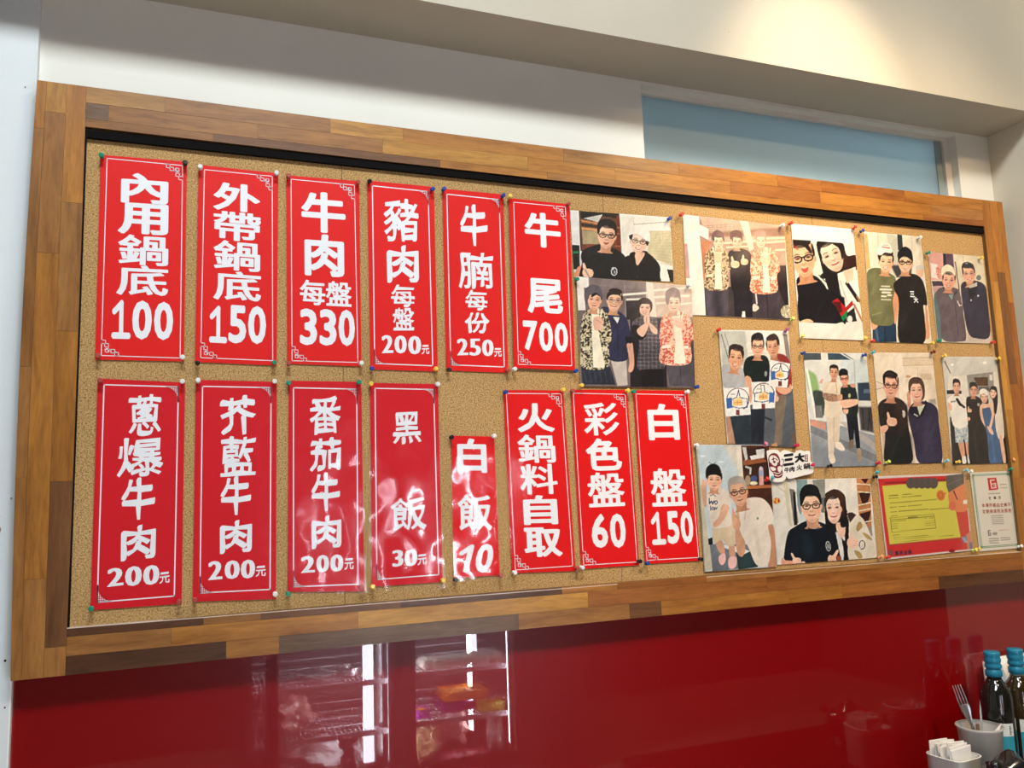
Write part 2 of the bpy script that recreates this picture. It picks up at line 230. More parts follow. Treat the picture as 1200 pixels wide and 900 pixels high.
PINS=[(-0.1948, 2.2254, 'green', 'top left corner of the upper row first sign', 0, 0),
 (-0.044, 2.2264, 'black', 'top right corner of the upper row first sign', 0, 0),
 (-0.1897, 1.8303, 'dull red', 'bottom left corner of the upper row first sign', 0, 0),
 (-0.042, 1.8317, 'white', 'bottom right corner of the upper row first sign', 0, 0),
 (-0.0157, 2.2213, 'white', 'top left corner of the upper row second sign', 0, 0),
 (0.1327, 2.2255, 'white', 'top right corner of the upper row second sign', 0, 0),
 (-0.0147, 1.8213, 'black', 'bottom left corner of the upper row second sign', 0, 0),
 (0.1293, 1.8257, 'green', 'bottom right corner of the upper row second sign', 0, 0),
 (0.1571, 2.2205, 'dull red', 'top left corner of the upper row third sign', 0, 0),
 (0.3023, 2.2222, 'dull red', 'top right corner of the upper row third sign', 0, 0),
 (0.1582, 1.8234, 'dull red', 'bottom left corner of the upper row third sign', 0, 0),
 (0.305, 1.8278, 'white', 'bottom right corner of the upper row third sign', 0, 0),
 (0.327, 2.228, 'black', 'top left corner of the upper row fourth sign', 0, 0),
 (0.4676, 2.2249, 'blue', 'top right corner of the upper row fourth sign', 0, 0),
 (0.3272, 1.8186, 'blue', 'bottom left corner of the upper row fourth sign', 0, 0),
 (0.4659, 1.819, 'yellow', 'bottom right corner of the upper row fourth sign', 0, 0),
 (0.4934, 2.2266, 'blue', 'top left corner of the upper row fifth sign', 0, 0),
 (0.6345, 2.2259, 'blue', 'top right corner of the upper row fifth sign', 0, 0),
 (0.4951, 1.8188, 'black', 'bottom left corner of the upper row fifth sign', 0, 0),
 (0.631, 1.8201, 'dull red', 'bottom right corner of the upper row fifth sign', 0, 0),
 (0.651, 2.2252, 'yellow', 'top left corner of the upper row sixth sign', 0, 0),
 (0.7985, 2.2212, 'dull red', 'top right corner of the upper row sixth sign', 0, 0),
 (0.6478, 1.8233, 'white', 'bottom left corner of the upper row sixth sign', 0, 0),
 (0.7986, 1.8215, 'blue', 'bottom right corner of the upper row sixth sign', 0, 0),
 (-0.1843, 1.784, 'dull red', 'top left corner of the lower row first sign', 0, 0),
 (-0.0416, 1.7852, 'white', 'top right corner of the lower row first sign', 0, 0),
 (-0.1874, 1.3674, 'green', 'bottom left corner of the lower row first sign', 0, 0),
 (-0.04, 1.3685, 'dull red', 'bottom right corner of the lower row first sign', 0, 0),
 (-0.0132, 1.786, 'white', 'top left corner of the lower row second sign', 0, 0),
 (0.1306, 1.7877, 'white', 'top right corner of the lower row second sign', 0, 0),
 (-0.013, 1.3689, 'dull red', 'bottom left corner of the lower row second sign', 0, 0),
 (0.1332, 1.3699, 'white', 'bottom right corner of the lower row second sign', 0, 0),
 (0.1576, 1.7841, 'green', 'top left corner of the lower row third sign', 0, 0),
 (0.2999, 1.7873, 'green', 'top right corner of the lower row third sign', 0, 0),
 (0.1577, 1.3686, 'green', 'bottom left corner of the lower row third sign', 0, 0),
 (0.3005, 1.3707, 'dull red', 'bottom right corner of the lower row third sign', 0, 0),
 (0.3246, 1.7847, 'yellow', 'top left corner of the lower row fourth sign', 0, 0),
 (0.4692, 1.7868, 'white', 'top right corner of the lower row fourth sign', 0, 0),
 (0.3238, 1.3696, 'yellow', 'bottom left corner of the lower row fourth sign', 0, 0),
 (0.4715, 1.3717, 'yellow', 'bottom right corner of the lower row fourth sign', 0, 0),
 (0.4973, 1.6712, 'black', 'top left corner of the short red sign', 0, 0),
 (0.5939, 1.6732, 'white', 'top right corner of the short red sign', 0, 0),
 (0.4988, 1.3715, 'black', 'bottom left corner of the short red sign', 0, 0),
 (0.5992, 1.3741, 'dull red', 'bottom right corner of the short red sign', 0, 0),
 (0.6245, 1.7707, 'blue', 'top left corner of the no-price red sign', 0, 0),
 (0.7647, 1.7775, 'yellow', 'top right corner of the no-price red sign', 0, 0),
 (0.6317, 1.3779, 'white', 'bottom left corner of the no-price red sign', 0, 0),
 (0.7807, 1.3776, 'dull red', 'bottom right corner of the no-price red sign', 0, 0),
 (0.7881, 1.7746, 'dull red', 'top left corner of the second to last lower sign', 0, 0),
 (0.9305, 1.7773, 'yellow', 'top right corner of the second to last lower sign', 0, 0),
 (0.7926, 1.3786, 'white', 'bottom left corner of the second to last lower sign', 0, 0),
 (0.9378, 1.383, 'black', 'bottom right corner of the second to last lower sign', 0, 0),
 (0.9468, 1.7754, 'green', 'top left corner of the last lower row sign', 0, 0),
 (1.0933, 1.7759, 'white', 'top right corner of the last lower row sign', 0, 0),
 (0.958, 1.3772, 'blue', 'bottom left corner of the last lower row sign', 0, 0),
 (1.1018, 1.3785, 'black', 'bottom right corner of the last lower row sign', 0, 0),
 (1.0734, 2.2095, 'blue', 'top right corner of the black shirt couple photo', 0, 0.1), (0.8119, 2.0395, 'green', 'top left corner of the four people photo', 0, 0.1), (1.1186, 2.0427, 'white', 'top right corner of the four people photo', 0, 0.1), (0.811, 1.7877, 'yellow', 'bottom left corner of the four people photo', 0, 0.1), (1.1212, 1.7883, 'blue', 'bottom right corner of the four people photo', 0, 0.1), (1.1087, 2.2228, 'red', 'top left corner of the white post photo', 0, 0.1), (1.4166, 2.2218, 'white', 'top right corner of the white post photo', 0, 0.1), (1.4256, 1.968, 'lime', 'bottom right corner of the white post photo', -0.1, 0.9), (1.4431, 2.2288, 'red', 'top left corner of the close selfie photo', 0, 0.1), (1.6582, 2.2332, 'crimson', 'top right corner of the close selfie photo', 0.2, 0.9), (1.4532, 1.9217, 'yellow', 'bottom left corner of the close selfie photo', -0.2, 0.9), (1.6617, 1.9233, 'yellow', 'bottom right corner of the close selfie photo', -0.2, 0.9), (1.6833, 2.2275, 'blue', 'top left corner of the two t-shirt men photo', 0, 0.1), (1.8912, 2.2263, 'white', 'top right corner of the two t-shirt men photo', 0, 0.1), (1.6848, 1.9203, 'red', 'bottom left corner of the two t-shirt men photo', 0, 0.1), (1.8972, 1.9224, 'yellow', 'bottom right corner of the two t-shirt men photo', 0, 0.1), (1.9167, 2.1833, 'green', 'top left corner of the two capped men photo', 0, 0.1), (2.1221, 2.1822, 'yellow', 'top right corner of the two capped men photo', 0, 0.1), (1.9238, 1.9301, 'green', 'bottom left corner of the two capped men photo', 0, 0.1), (2.131, 1.9325, 'red', 'bottom right corner of the two capped men photo', 0, 0.1), (1.1956, 1.9325, 'red', 'top left corner of the thumbs-up placards photo', 0, 0.1), (1.403, 1.9376, 'purple', 'top right corner of the thumbs-up placards photo', 0.1, 0.9), (1.4063, 1.6421, 'crimson', 'bottom right corner of the thumbs-up placards photo', 0, 0.1), (1.4498, 1.8813, 'blue', 'top left corner of the two men clasping hands photo', 0, 0.1), (1.6516, 1.8816, 'blue', 'top right corner of the two men clasping hands photo', 0, 0.1), (1.5049, 1.5883, 'black', 'bottom left corner of the two men clasping hands photo', 0, 0.1), (1.6657, 1.5925, 'crimson', 'bottom right corner of the two men clasping hands photo', 0, 0.35), (1.6825, 1.8883, 'teal', 'top left corner of the navy jacket photo', 0, 0.35), (1.8969, 1.8957, 'maroon', 'top right corner of the navy jacket photo', 0, 0.35), (1.6995, 1.5938, 'lime', 'bottom left corner of the navy jacket photo', 0, 0.35), (1.9071, 1.5926, 'sky blue', 'bottom right corner of the navy jacket photo', 0, 0.35), (1.9388, 1.8852, 'yellow', 'top left corner of the four standing friends photo', 0, 0.35), (2.1448, 1.8833, 'yellow', 'top right corner of the four standing friends photo', 0, 0.35), (1.9476, 1.5902, 'yellow', 'bottom left corner of the four standing friends photo', 0, 0.35), (2.1565, 1.5912, 'orange', 'bottom right corner of the four standing friends photo', 0, 0.35), (1.1098, 1.6468, 'white', 'top left corner of the child and grandfather photo', 0, 0.1), (1.3123, 1.643, 'pink', 'top right corner of the child and grandfather photo', 0, 1.2), (1.3076, 1.5568, 'red', 'right edge of the child and grandfather photo', 0, 1.0), (1.3238, 1.5577, 'teal', 'top left corner of the couple giving thumbs up photo', 0, 1.0), (1.6507, 1.5561, 'black', 'top right corner of the couple giving thumbs up photo', 0, 0.35), (1.6463, 1.3498, 'orange', 'bottom right corner of the couple giving thumbs up photo', 0, 0.35), (1.4488, 1.5919, 'crimson', 'right edge of the face emblem sticker', 0, 0.1), (1.6593, 1.5677, 'teal', 'top left corner of the red and yellow poster', 0, 0.35), (1.974, 1.5661, 'sky blue', 'top right corner of the red and yellow poster', 0, 0.35), (1.6697, 1.3475, 'red', 'bottom left corner of the red and yellow poster', 0, 0.35), (1.9759, 1.3493, 'lime', 'bottom right corner of the red and yellow poster', 0, 0.35), (1.9909, 1.562, 'white', 'top left corner of the green bordered notice', 0, 0.35), (2.1439, 1.5644, 'green', 'top right corner of the green bordered notice', 0, 0.35), (2.1489, 1.3495, 'white', 'bottom right corner of the green bordered notice', 0, 0.35), (1.9892, 1.3518, 'yellow', 'bottom left corner of the green bordered notice', 0, 0.35)]
JOINTS={'top': [[-0.0844, 0.2439, 0.4026, 0.7918, 1.1093, 1.4125, 1.5588, 1.8509], [-0.1849, 0.0946, 0.3567, 0.6998, 0.9286, 1.2623, 1.5501, 1.9468], [0.0076, 0.4867, 0.7476, 1.1976, 1.697, 1.9145]], 'bottom': [[0.0034, 0.1061, 0.3808, 0.7421, 0.8786, 1.1153, 1.7163], [-0.0528, 0.2941, 0.8042, 1.2852, 1.7749], [0.0442, 0.1409, 0.6379, 0.9068, 0.9887, 1.3485, 1.5118, 1.8345]], 'left': [[2.2676, 1.808, 1.6058, 1.3964], [2.303, 2.0243, 1.4256], [2.1257, 1.8765, 1.5978, 1.3047]], 'right': [[2.1155, 1.7368, 1.5417], [2.1438, 1.8113, 1.5414], [2.0543, 1.6874]]}
SEAMS=[0.2696, 0.8976, 1.527]


# ------------------------------------------------------------------ the setting
def struct(name, mb, m, parent=None, smooth=False): return tag(mb.out(name, m, parent, smooth), kind='structure')
WY = .05; SOFF = 2.594; CEIL = 4.2; RX = 2.268; LX = -.316
struct('floor', MB().box((-3, -4.6, -.05), (5, .3, 0)), mat('floor_tile', (.40, .34, .26), .5))
struct('ceiling', MB().box((-3, -4.6, CEIL), (5, .3, CEIL+.1)), CREAM)
struct('wall_back', MB().box((-3, -4.1, 0), (5, -4.0, CEIL)), mat('brown_back_wall', (.10, .06, .05), .7))
struct('wall_far_right', MB().box((4.9, -4.1, 0), (5, -.28, CEIL)), mat('dim_side_wall', (.16, .12, .10), .7))
struct('wall_front', MB().box((LX, WY, 0), (1.044, .20, SOFF)).box((1.044, WY, 0), (2.134, .20, 2.28))
       .box((2.134, WY, 0), (RX, .20, SOFF)).box((1.044, WY, 2.585), (2.134, .20, SOFF)), WHITE)
struct('wall_right', MB().box((RX, -.29, 0), (4.9, .20, CEIL)), plaster('pale_side_wall_paint', (.70, .64, .52)))
struct('wall_left', MB().box((-2.2, .03, 0), (LX, .20, SOFF)), PILW)
struct('trim_1', MB().box((-2.2, -.12, SOFF), (RX, .20, CEIL)), CREAM)
def blot(name, pts, y, m, parent):
    n = len(pts); return mesh_obj(name, [(x, y, z) for x, z in pts]+[(x, y+.001, z) for x, z in pts], [tuple(range(n))], m, parent)
wl = bpy.data.objects['wall_left']
CHIP = mat('bare_plaster_chip', (.34, .24, .15), .9)
blot('paint_chip', [(-.352, 1.545), (-.343, 1.54), (-.345, 1.525), (-.340, 1.515), (-.345, 1.50), (-.341, 1.488), (-.346, 1.47), (-.352, 1.475)][::-1], .0292, CHIP, wl)
for x, z, r in ((-.325, 1.285, .0022), (-.322, 1.205, .0015), (-.327, 1.57, .0013), (-.335, 2.36, .0013)):
    blot('nail_hole', [(x+r*math.cos(a*.9), z+r*math.sin(a*.9)) for a in range(7)], .0292, BLACKM, wl)
blot('nail_hole', [(1.2+.0016*math.cos(-a*.9), 2.66+.0016*math.sin(-a*.9)) for a in range(7)][::-1], -.1208, CHIP, bpy.data.objects['trim_1'])
# frosted pane above the board
PANE = mat('frosted_glass', (.36, .45, .48), .35, .4); t = NT(PANE)
tl_ = t.n('ShaderNodeBsdfTranslucent'); tl_.inputs['Color'].default_value = (.70, .84, .90, 1)
ms = t.n('ShaderNodeMixShader'); ms.inputs[0].default_value = .62
t.l(t.b.outputs[0], ms.inputs[1]); t.l(tl_.outputs[0], ms.inputs[2]); t.l(ms.outputs[0], t.t.nodes['Material Output'].inputs[0])
TRIM = mat('window_trim_paint', (.74, .71, .64), .6)
win = struct('window_1', MB().box((1.044, .075, 2.28), (2.134, .10, 2.30)).box((1.044, .075, 2.575), (2.134, .10, 2.585)).box((2.110, .075, 2.30), (2.134, .10, 2.575)), TRIM)
MB().box((1.044, .088, 2.30), (2.110, .092, 2.575)).out('pane', PANE, win)
PANE_SHADE = mat('grey_blue_pane_shade', (.30, .38, .40), .5)
MB().box((2.085, .084, 2.30), (2.110, .088, 2.575), .001).out('pane_shade_strip', PANE_SHADE, win)  # strip added to colour in the shaded right border of the pane
# red back-painted splash panel
sp = MB().box((LX+.003, .044, .775), (RX-.001, WY-.0004, 1.33)).out('wall_panel', REDP)
tag(sp, 'glossy red back-painted panel on the wall below the wooden framed board', 'wall panel')
MB().box((LX, .030, .775), (LX+.003, .0495, 1.33)).out('edge_strip', mat('white_edge_strip', (.85, .85, .82), .3), sp)
# counter
ctr = MB().box((1.15, -.46, .735), (RX-.001, .044, .775), .003).out('counter', mat('dark_counter', (.035, .018, .014), .3, coat=.3))
tag(ctr, 'dark counter top below the red panel, holding bottles and cups', 'counter')
MB().box((1.17, -.43, .0), (RX-.002, .03, .7345)).out('cabinet_body', mat('brown_cabinet', (.12, .06, .03), .5), ctr)

# ------------------------------------------------------------------ cork board with butcher-block frame
X0, X1, Z0, Z1 = -.310, 2.235, 1.254, 2.364
xi0, xi1, zi0, zi1 = -.2255, 2.150, 1.3355, 2.2815
board = empty('bulletin_board', (0, 0, 0))
tag(board, 'long cork bulletin board in a wide butcher-block wood frame on the wall', 'bulletin board')
def warp(x, z):
    bz = 4*(z-Z0)*(Z1-z)/(Z1-Z0)**2; bx = 4*(x-X0)*(X1-x)/(X1-X0)**2
    k = max(0, min(1, (xi0-x)/(xi0-X0)))
    if x <= xi0+.002: x += (-.0075*k+.001*(1-k))*bz
    if z > zi1-.002: z -= .0045*bx
    if z < zi0+.002: z += .0035*bx
    return x, z
TONES = dict(l=(.56, .33, .12), m=(.38, .19, .065), o=(.46, .215, .05), d=(.13, .06, .03), k=(.21, .10, .045), g=(.20, .125, .085), r=(.36, .145, .04), y=(.58, .32, .08))
def stave(rail, x0, x1, z0, z1, tone, ax):
    g = .00025; jit = random.uniform(0, .0004); nx = 3 if ax == 'x' else 1; nz = 3 if ax == 'z' else 1
    xs = [x0+g+(x1-x0-2*g)*k/nx for k in range(nx+1)]; zs = [z0+g+(z1-z0-2*g)*k/nz for k in range(nz+1)]
    vs = []; fs = []
    for yy in (-jit, .004):
        for z in zs:
            for x in xs: wx_, wz_ = warp(x, z); vs.append((wx_, yy, wz_))
    n = (nx+1)*(nz+1)
    for j in range(nz):
        for i in range(nx):
            a = j*(nx+1)+i; fs.append((a, a+1, a+nx+2, a+nx+1))
    per = [i for i in range(nx+1)]+[(j)*(nx+1)+nx for j in range(1, nz+1)]+[nz*(nx+1)+i for i in range(nx-1, -1, -1)]+[j*(nx+1) for j in range(nz-1, 0, -1)]
    for a, b in zip(per, per[1:]+per[:1]): fs.append((b, a, a+n, b+n))
    o = mesh_obj('stave', vs, fs, WOODX if ax == 'x' else WOODZ, rail); c = TONES[tone]; c = (c[0]*.86, c[1]*.79, c[2]*.63); q = random.uniform(.93, 1.07)
    o.color = (c[0]*q, c[1]*q, c[2]*q, 1); return o
def rail(name, x0, x1, z0, z1, ax, rows, joints, tones):
    nseg = 16; mb = MB()
    for s_ in range(nseg):
        if ax == 'x': a, b, c_, d = x0+(x1-x0)*s_/nseg, x0+(x1-x0)*(s_+1)/nseg, z0, z1
        else: a, b, c_, d = x0, x1, z0+(z1-z0)*s_/nseg, z0+(z1-z0)*(s_+1)/nseg
        P = [warp(a, c_), warp(b, c_), warp(b, d), warp(a, d)]
        mb.add([(p[0], .0005 if 0 else .0012, p[1]) for p in P]+[(p[0], .0495, p[1]) for p in P], [(0, 1, 2, 3), (4, 7, 6, 5), (0, 4, 5, 1), (1, 5, 6, 2), (2, 6, 7, 3), (3, 7, 4, 0)])
    r = mb.out(name, WOODX if ax == 'x' else WOODZ, board); r.color = (.20, .115, .05, 1)
    for k in range(len(joints)):
        lo, hi = rows[k], rows[k+1]
        js = sorted(joints[k])
        if ax == 'x':
            e = [x0]+[j for j in js if x0+.02 < j < x1-.02]+[x1]
            for q in range(len(e)-1): stave(r, e[q], e[q+1], lo, hi, tones[k][q % len(tones[k])], 'x')
        else:
            e = [z0]+[j for j in js if z0+.02 < j < z1-.02]+[z1]; e = e[::-1]
            for q in range(len(e)-1): stave(r, lo, hi, e[q+1], e[q], tones[k][q % len(tones[k])], 'z')
rail('left_rail', X0, xi0, Z0, Z1, 'z', [X0, X0+.017, X0+.051, xi0], JOINTS['left'], ['ommmm', 'ymom', 'omokm'])
rail('right_rail', xi1, X1, Z0, Z1, 'z', [xi1, xi1+.03, xi1+.062, X1], [JOINTS['right'][0], JOINTS['right'][1], JOINTS['right'][2]], ['oyyo', 'okro', 'oro'])
rail('top_rail', xi0, xi1, zi1, Z1, 'x', [Z1-.033, Z1, 0], [JOINTS['top'][0]], ['lmyomorro'])
tr_ = bpy.data.objects['top_rail']
def row(r, lo, hi, js, tn, x0=xi0, x1=xi1):
    e = [x0]+[j for j in sorted(js) if x0+.02 < j < x1-.02]+[x1]
    for q in range(len(e)-1): stave(r, e[q], e[q+1], lo, hi, tn[q % len(tn)], 'x')
row(tr_, Z1-.0655, Z1-.033, JOINTS['top'][1], 'gmmyoorom'); row(tr_, zi1, Z1-.0655, JOINTS['top'][2], 'mkomoor')
rail('bottom_rail', xi0, xi1, Z0, zi0, 'x', [zi0-.015, zi0], [JOINTS['bottom'][0]], ['dmkdormo'])
br_ = bpy.data.objects['bottom_rail']
row(br_, Z0+.033, zi0-.015, JOINTS['bottom'][1], 'moyrrr'); row(br_, Z0, Z0+.033, JOINTS['bottom'][2], 'dogmkoord')
sm = [xi0-.004]+SEAMS+[xi1+.004]
for k in range(4):
    MB().box((sm[k]+.0004, .012, zi0-.006), (sm[k+1]-.0004, .022, zi1+.004), .0006).out('cork_panel', CORK, board)
MB().box((xi0, .0035, zi1-.0205), (xi1, .0118, zi1-.0046)).out('top_shade_strip', BLACKM, board)  # black bar added for the dark underside and shadow below the top rail
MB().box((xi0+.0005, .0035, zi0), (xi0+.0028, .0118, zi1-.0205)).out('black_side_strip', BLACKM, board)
MB().box((xi0-.02, .0225, zi0-.02), (xi1+.02, .028, zi1+.02)).out('backing_sheet', BLACKM, board)
MB().box((xi0, -.0003, zi0-.0005), (xi1, .011, zi0+.0012)).out('edge_bead', mat('pale_edge_bead', (.62, .5, .4), .35), board)

# ------------------------------------------------------------------ glyphs from Blender's built-in fonts, thickened with a pen nib
_g = {}
def glyph(ch, nib, shear=0.0):
    key = (ch, nib, shear)
    if key in _g: return _g[key]
    c = bpy.data.curves.new('g', 'FONT'); c.body = ch; c.size = 1; c.resolution_u = 3
    o = bpy.data.objects.new('g', c); COL.objects.link(o); dg = bpy.context.evaluated_depsgraph_get()
    m = bpy.data.meshes.new_from_object(o.evaluated_get(dg)); bpy.data.objects.remove(o)
    vs = [(v.co.x, v.co.y) for v in m.vertices]; fs = [tuple(p.vertices) for p in m.polygons]
    cnt = {}
    for f in fs:
        for a, b in zip(f, f[1:]+f[:1]): cnt[(min(a, b), max(a, b))] = cnt.get((min(a, b), max(a, b)), 0)+1
    bpy.data.meshes.remove(m)
    bones = None
    if ch == '1' and nib != DIGB:
        pts = [(-.24, .52), (0, .70), (0, 0), (-.25, 0), (.25, 0)] if not shear else [(-.20, .52), (0, .70), (0, 0)]
        bones = [(0, 1), (1, 2)]+([(3, 4)] if not shear else []); vs = pts; fs = []
    a_, b_, th = nib
    if bones: a_ *= 2.1; b_ *= 2.1
    ca, sa = math.cos(th), math.sin(th)
    vs0, fs0 = list(vs), list(fs)
    def wt(i): return 1.0 if nib not in (BRUSH, BRUSHD) else .85+.55*math.sin(vs0[i][0]*8+vs0[i][1]*11+ord(ch))
    if a_ > 0:
        ed = bones or [e for e, k in cnt.items() if k == 1]; K = 8 if not bones else 14
        ring = []
        for k in range(K):
            u, v = a_*math.cos(2*math.pi*k/K), b_*math.sin(2*math.pi*k/K); ring.append((u*ca-v*sa, u*sa+v*ca))
        for i in sorted({i for e in ed for i in e}):
            x, y = vs[i]; n = len(vs); g_ = wt(i); vs += [(x+u*g_, y+v*g_) for u, v in ring]; fs.append(tuple(range(n, n+K)))
        for i, j in ed:
            (x0, y0), (x1, y1) = vs[i], vs[j]; nx, ny = -(y1-y0), x1-x0
            if nx*nx+ny*ny < 1e-12: continue
            k = max(range(K), key=lambda q: ring[q][0]*nx+ring[q][1]*ny); sx, sy = ring[k]; n = len(vs); g0, g1 = wt(i), wt(j)
            vs += [(x0+sx*g0, y0+sy*g0), (x0-sx*g0, y0-sy*g0), (x1-sx*g1, y1-sy*g1), (x1+sx*g1, y1+sy*g1)]; fs.append((n, n+1, n+2, n+3))
        r_ = delaunay_2d_cdt([Vector(p) for p in vs], [], fs, 0, 1e-6)   # one clean outline without overlaps
        Q = np.array([tuple(p) for p in r_[0]]); T3 = np.array([tuple(f) for f in r_[2]]); cen = Q[T3].mean(1); keep = np.zeros(len(T3), bool)
        Mi = np.array([[ca/a_, sa/a_], [-sa/b_, ca/b_]]); q = cen@Mi.T
        for i, j in ed:
            p0, p1 = Mi@np.array(vs0[i]), Mi@np.array(vs0[j]); e = p1-p0; l2 = max(e@e, 1e-12); t_ = np.clip((q-p0)@e/l2, 0, 1)
            keep |= ((q-p0-t_[:, None]*e)**2).sum(1) < .93*(wt(i)+(wt(j)-wt(i))*t_)**2
        for f in fs0:
            for k in range(1, len(f)-1):
                A_, B_, C_ = (np.array(vs0[f[n]]) for n in (0, k, k+1)); s = []
                for u, v in ((A_, B_), (B_, C_), (C_, A_)): s.append((v[0]-u[0])*(cen[:, 1]-u[1])-(v[1]-u[1])*(cen[:, 0]-u[0]))
                keep |= ((s[0] >= 0) & (s[1] >= 0) & (s[2] >= 0)) | ((s[0] <= 0) & (s[1] <= 0) & (s[2] <= 0))
        T3 = T3[keep]; used = np.unique(T3); mp_ = np.zeros(len(Q), int); mp_[used] = np.arange(len(used)); vs = [tuple(p) for p in Q[used]]; fs = [tuple(mp_[f]) for f in T3]
    V = np.array(vs)
    if nib in (BRUSH, BRUSHD):
        d1 = .014*np.sin(V[:, 1]*9+V[:, 0]*4+ord(ch)); d2 = .014*np.sin(V[:, 0]*8+V[:, 1]*3+ord(ch)*1.7); V[:, 0] += d1; V[:, 1] += d2
    V[:, 0] += shear*V[:, 1]
    lo, hi = V.min(0), V.max(0); V = (V-(lo+hi)/2)/(hi-lo)
    _g[key] = (V, fs); return _g[key]
def characters(items, quad, org, y, m, parent, nib, shear=0, slant=0):
    for it in items: flip_check(lettering('character', [it], quad, org, y, m, parent, nib, shear, slant))
def lettering(name, items, quad, org, y, m, parent, nib, shear=0, slant=0):
    # items: (char, centre u, centre v, width, height) in the sheet's own unit square
    H = hom([(0, 1), (1, 1), (1, 0), (0, 0)], quad); mb = MB()
    for it in items:
        ch, u, v, du, dv = it[:5]; nb = it[5] if len(it) > 5 else nib
        V, fs = glyph(ch, nb, shear); ux = u+V[:, 0]*du; vy = v+V[:, 1]*dv+slant*V[:, 0]*dv
        x, z = ap(H, ux, vy); mb.add([(a-org[0], y, b-org[1]) for a, b in zip(x, z)], fs)
    o = mb.out(name, m, parent)
    return o
def flip_check(o):
    me = o.data
    for p in me.polygons:
        if p.normal.y > 0: p.flip()
ROUND = (.038, .032, 0); BRUSH = (.046, .018, R(60)); ROUNDD = (.024, .019, 0); BRUSHD = (.028, .012, R(60)); DENSE = set('鍋盤帶每飯料彩豬腩蔥爆藍番黑底'); DIG = (.034, .034, 0); DIGB = (.050, .006, 0)

# ------------------------------------------------------------------ menu signs
def strip(mb, pts, wd, closed=False):
    pts = [Vector((p[0], p[1])) for p in pts]; n = len(pts)
    seg = list(zip(pts, pts[1:]+pts[:1])) if closed else list(zip(pts[:-1], pts[1:]))
    for a, b in seg:
        d = (b-a).normalized()*wd/2; nn = Vector((-d.y, d.x)); a2, b2 = a-d, b+d
        mb.add([(*(a2+nn), 0), (*(a2-nn), 0), (*(b2-nn), 0), (*(b2+nn), 0)], [(0, 1, 2, 3)])
WHERE = ['first in the upper row', 'second in the upper row', 'third in the upper row', 'fourth in the upper row, brush characters', 'fifth in the upper row, brush characters', 'last in the upper row, touching the photos',
 'first in the lower row, brush characters', 'second in the lower row, brush characters', 'third in the lower row, glare at its foot', 'fourth in the lower row, wrinkled film', 'the short one without a border', 'just right of the short sign, no price', 'second from last in the lower row', 'last in the lower row']
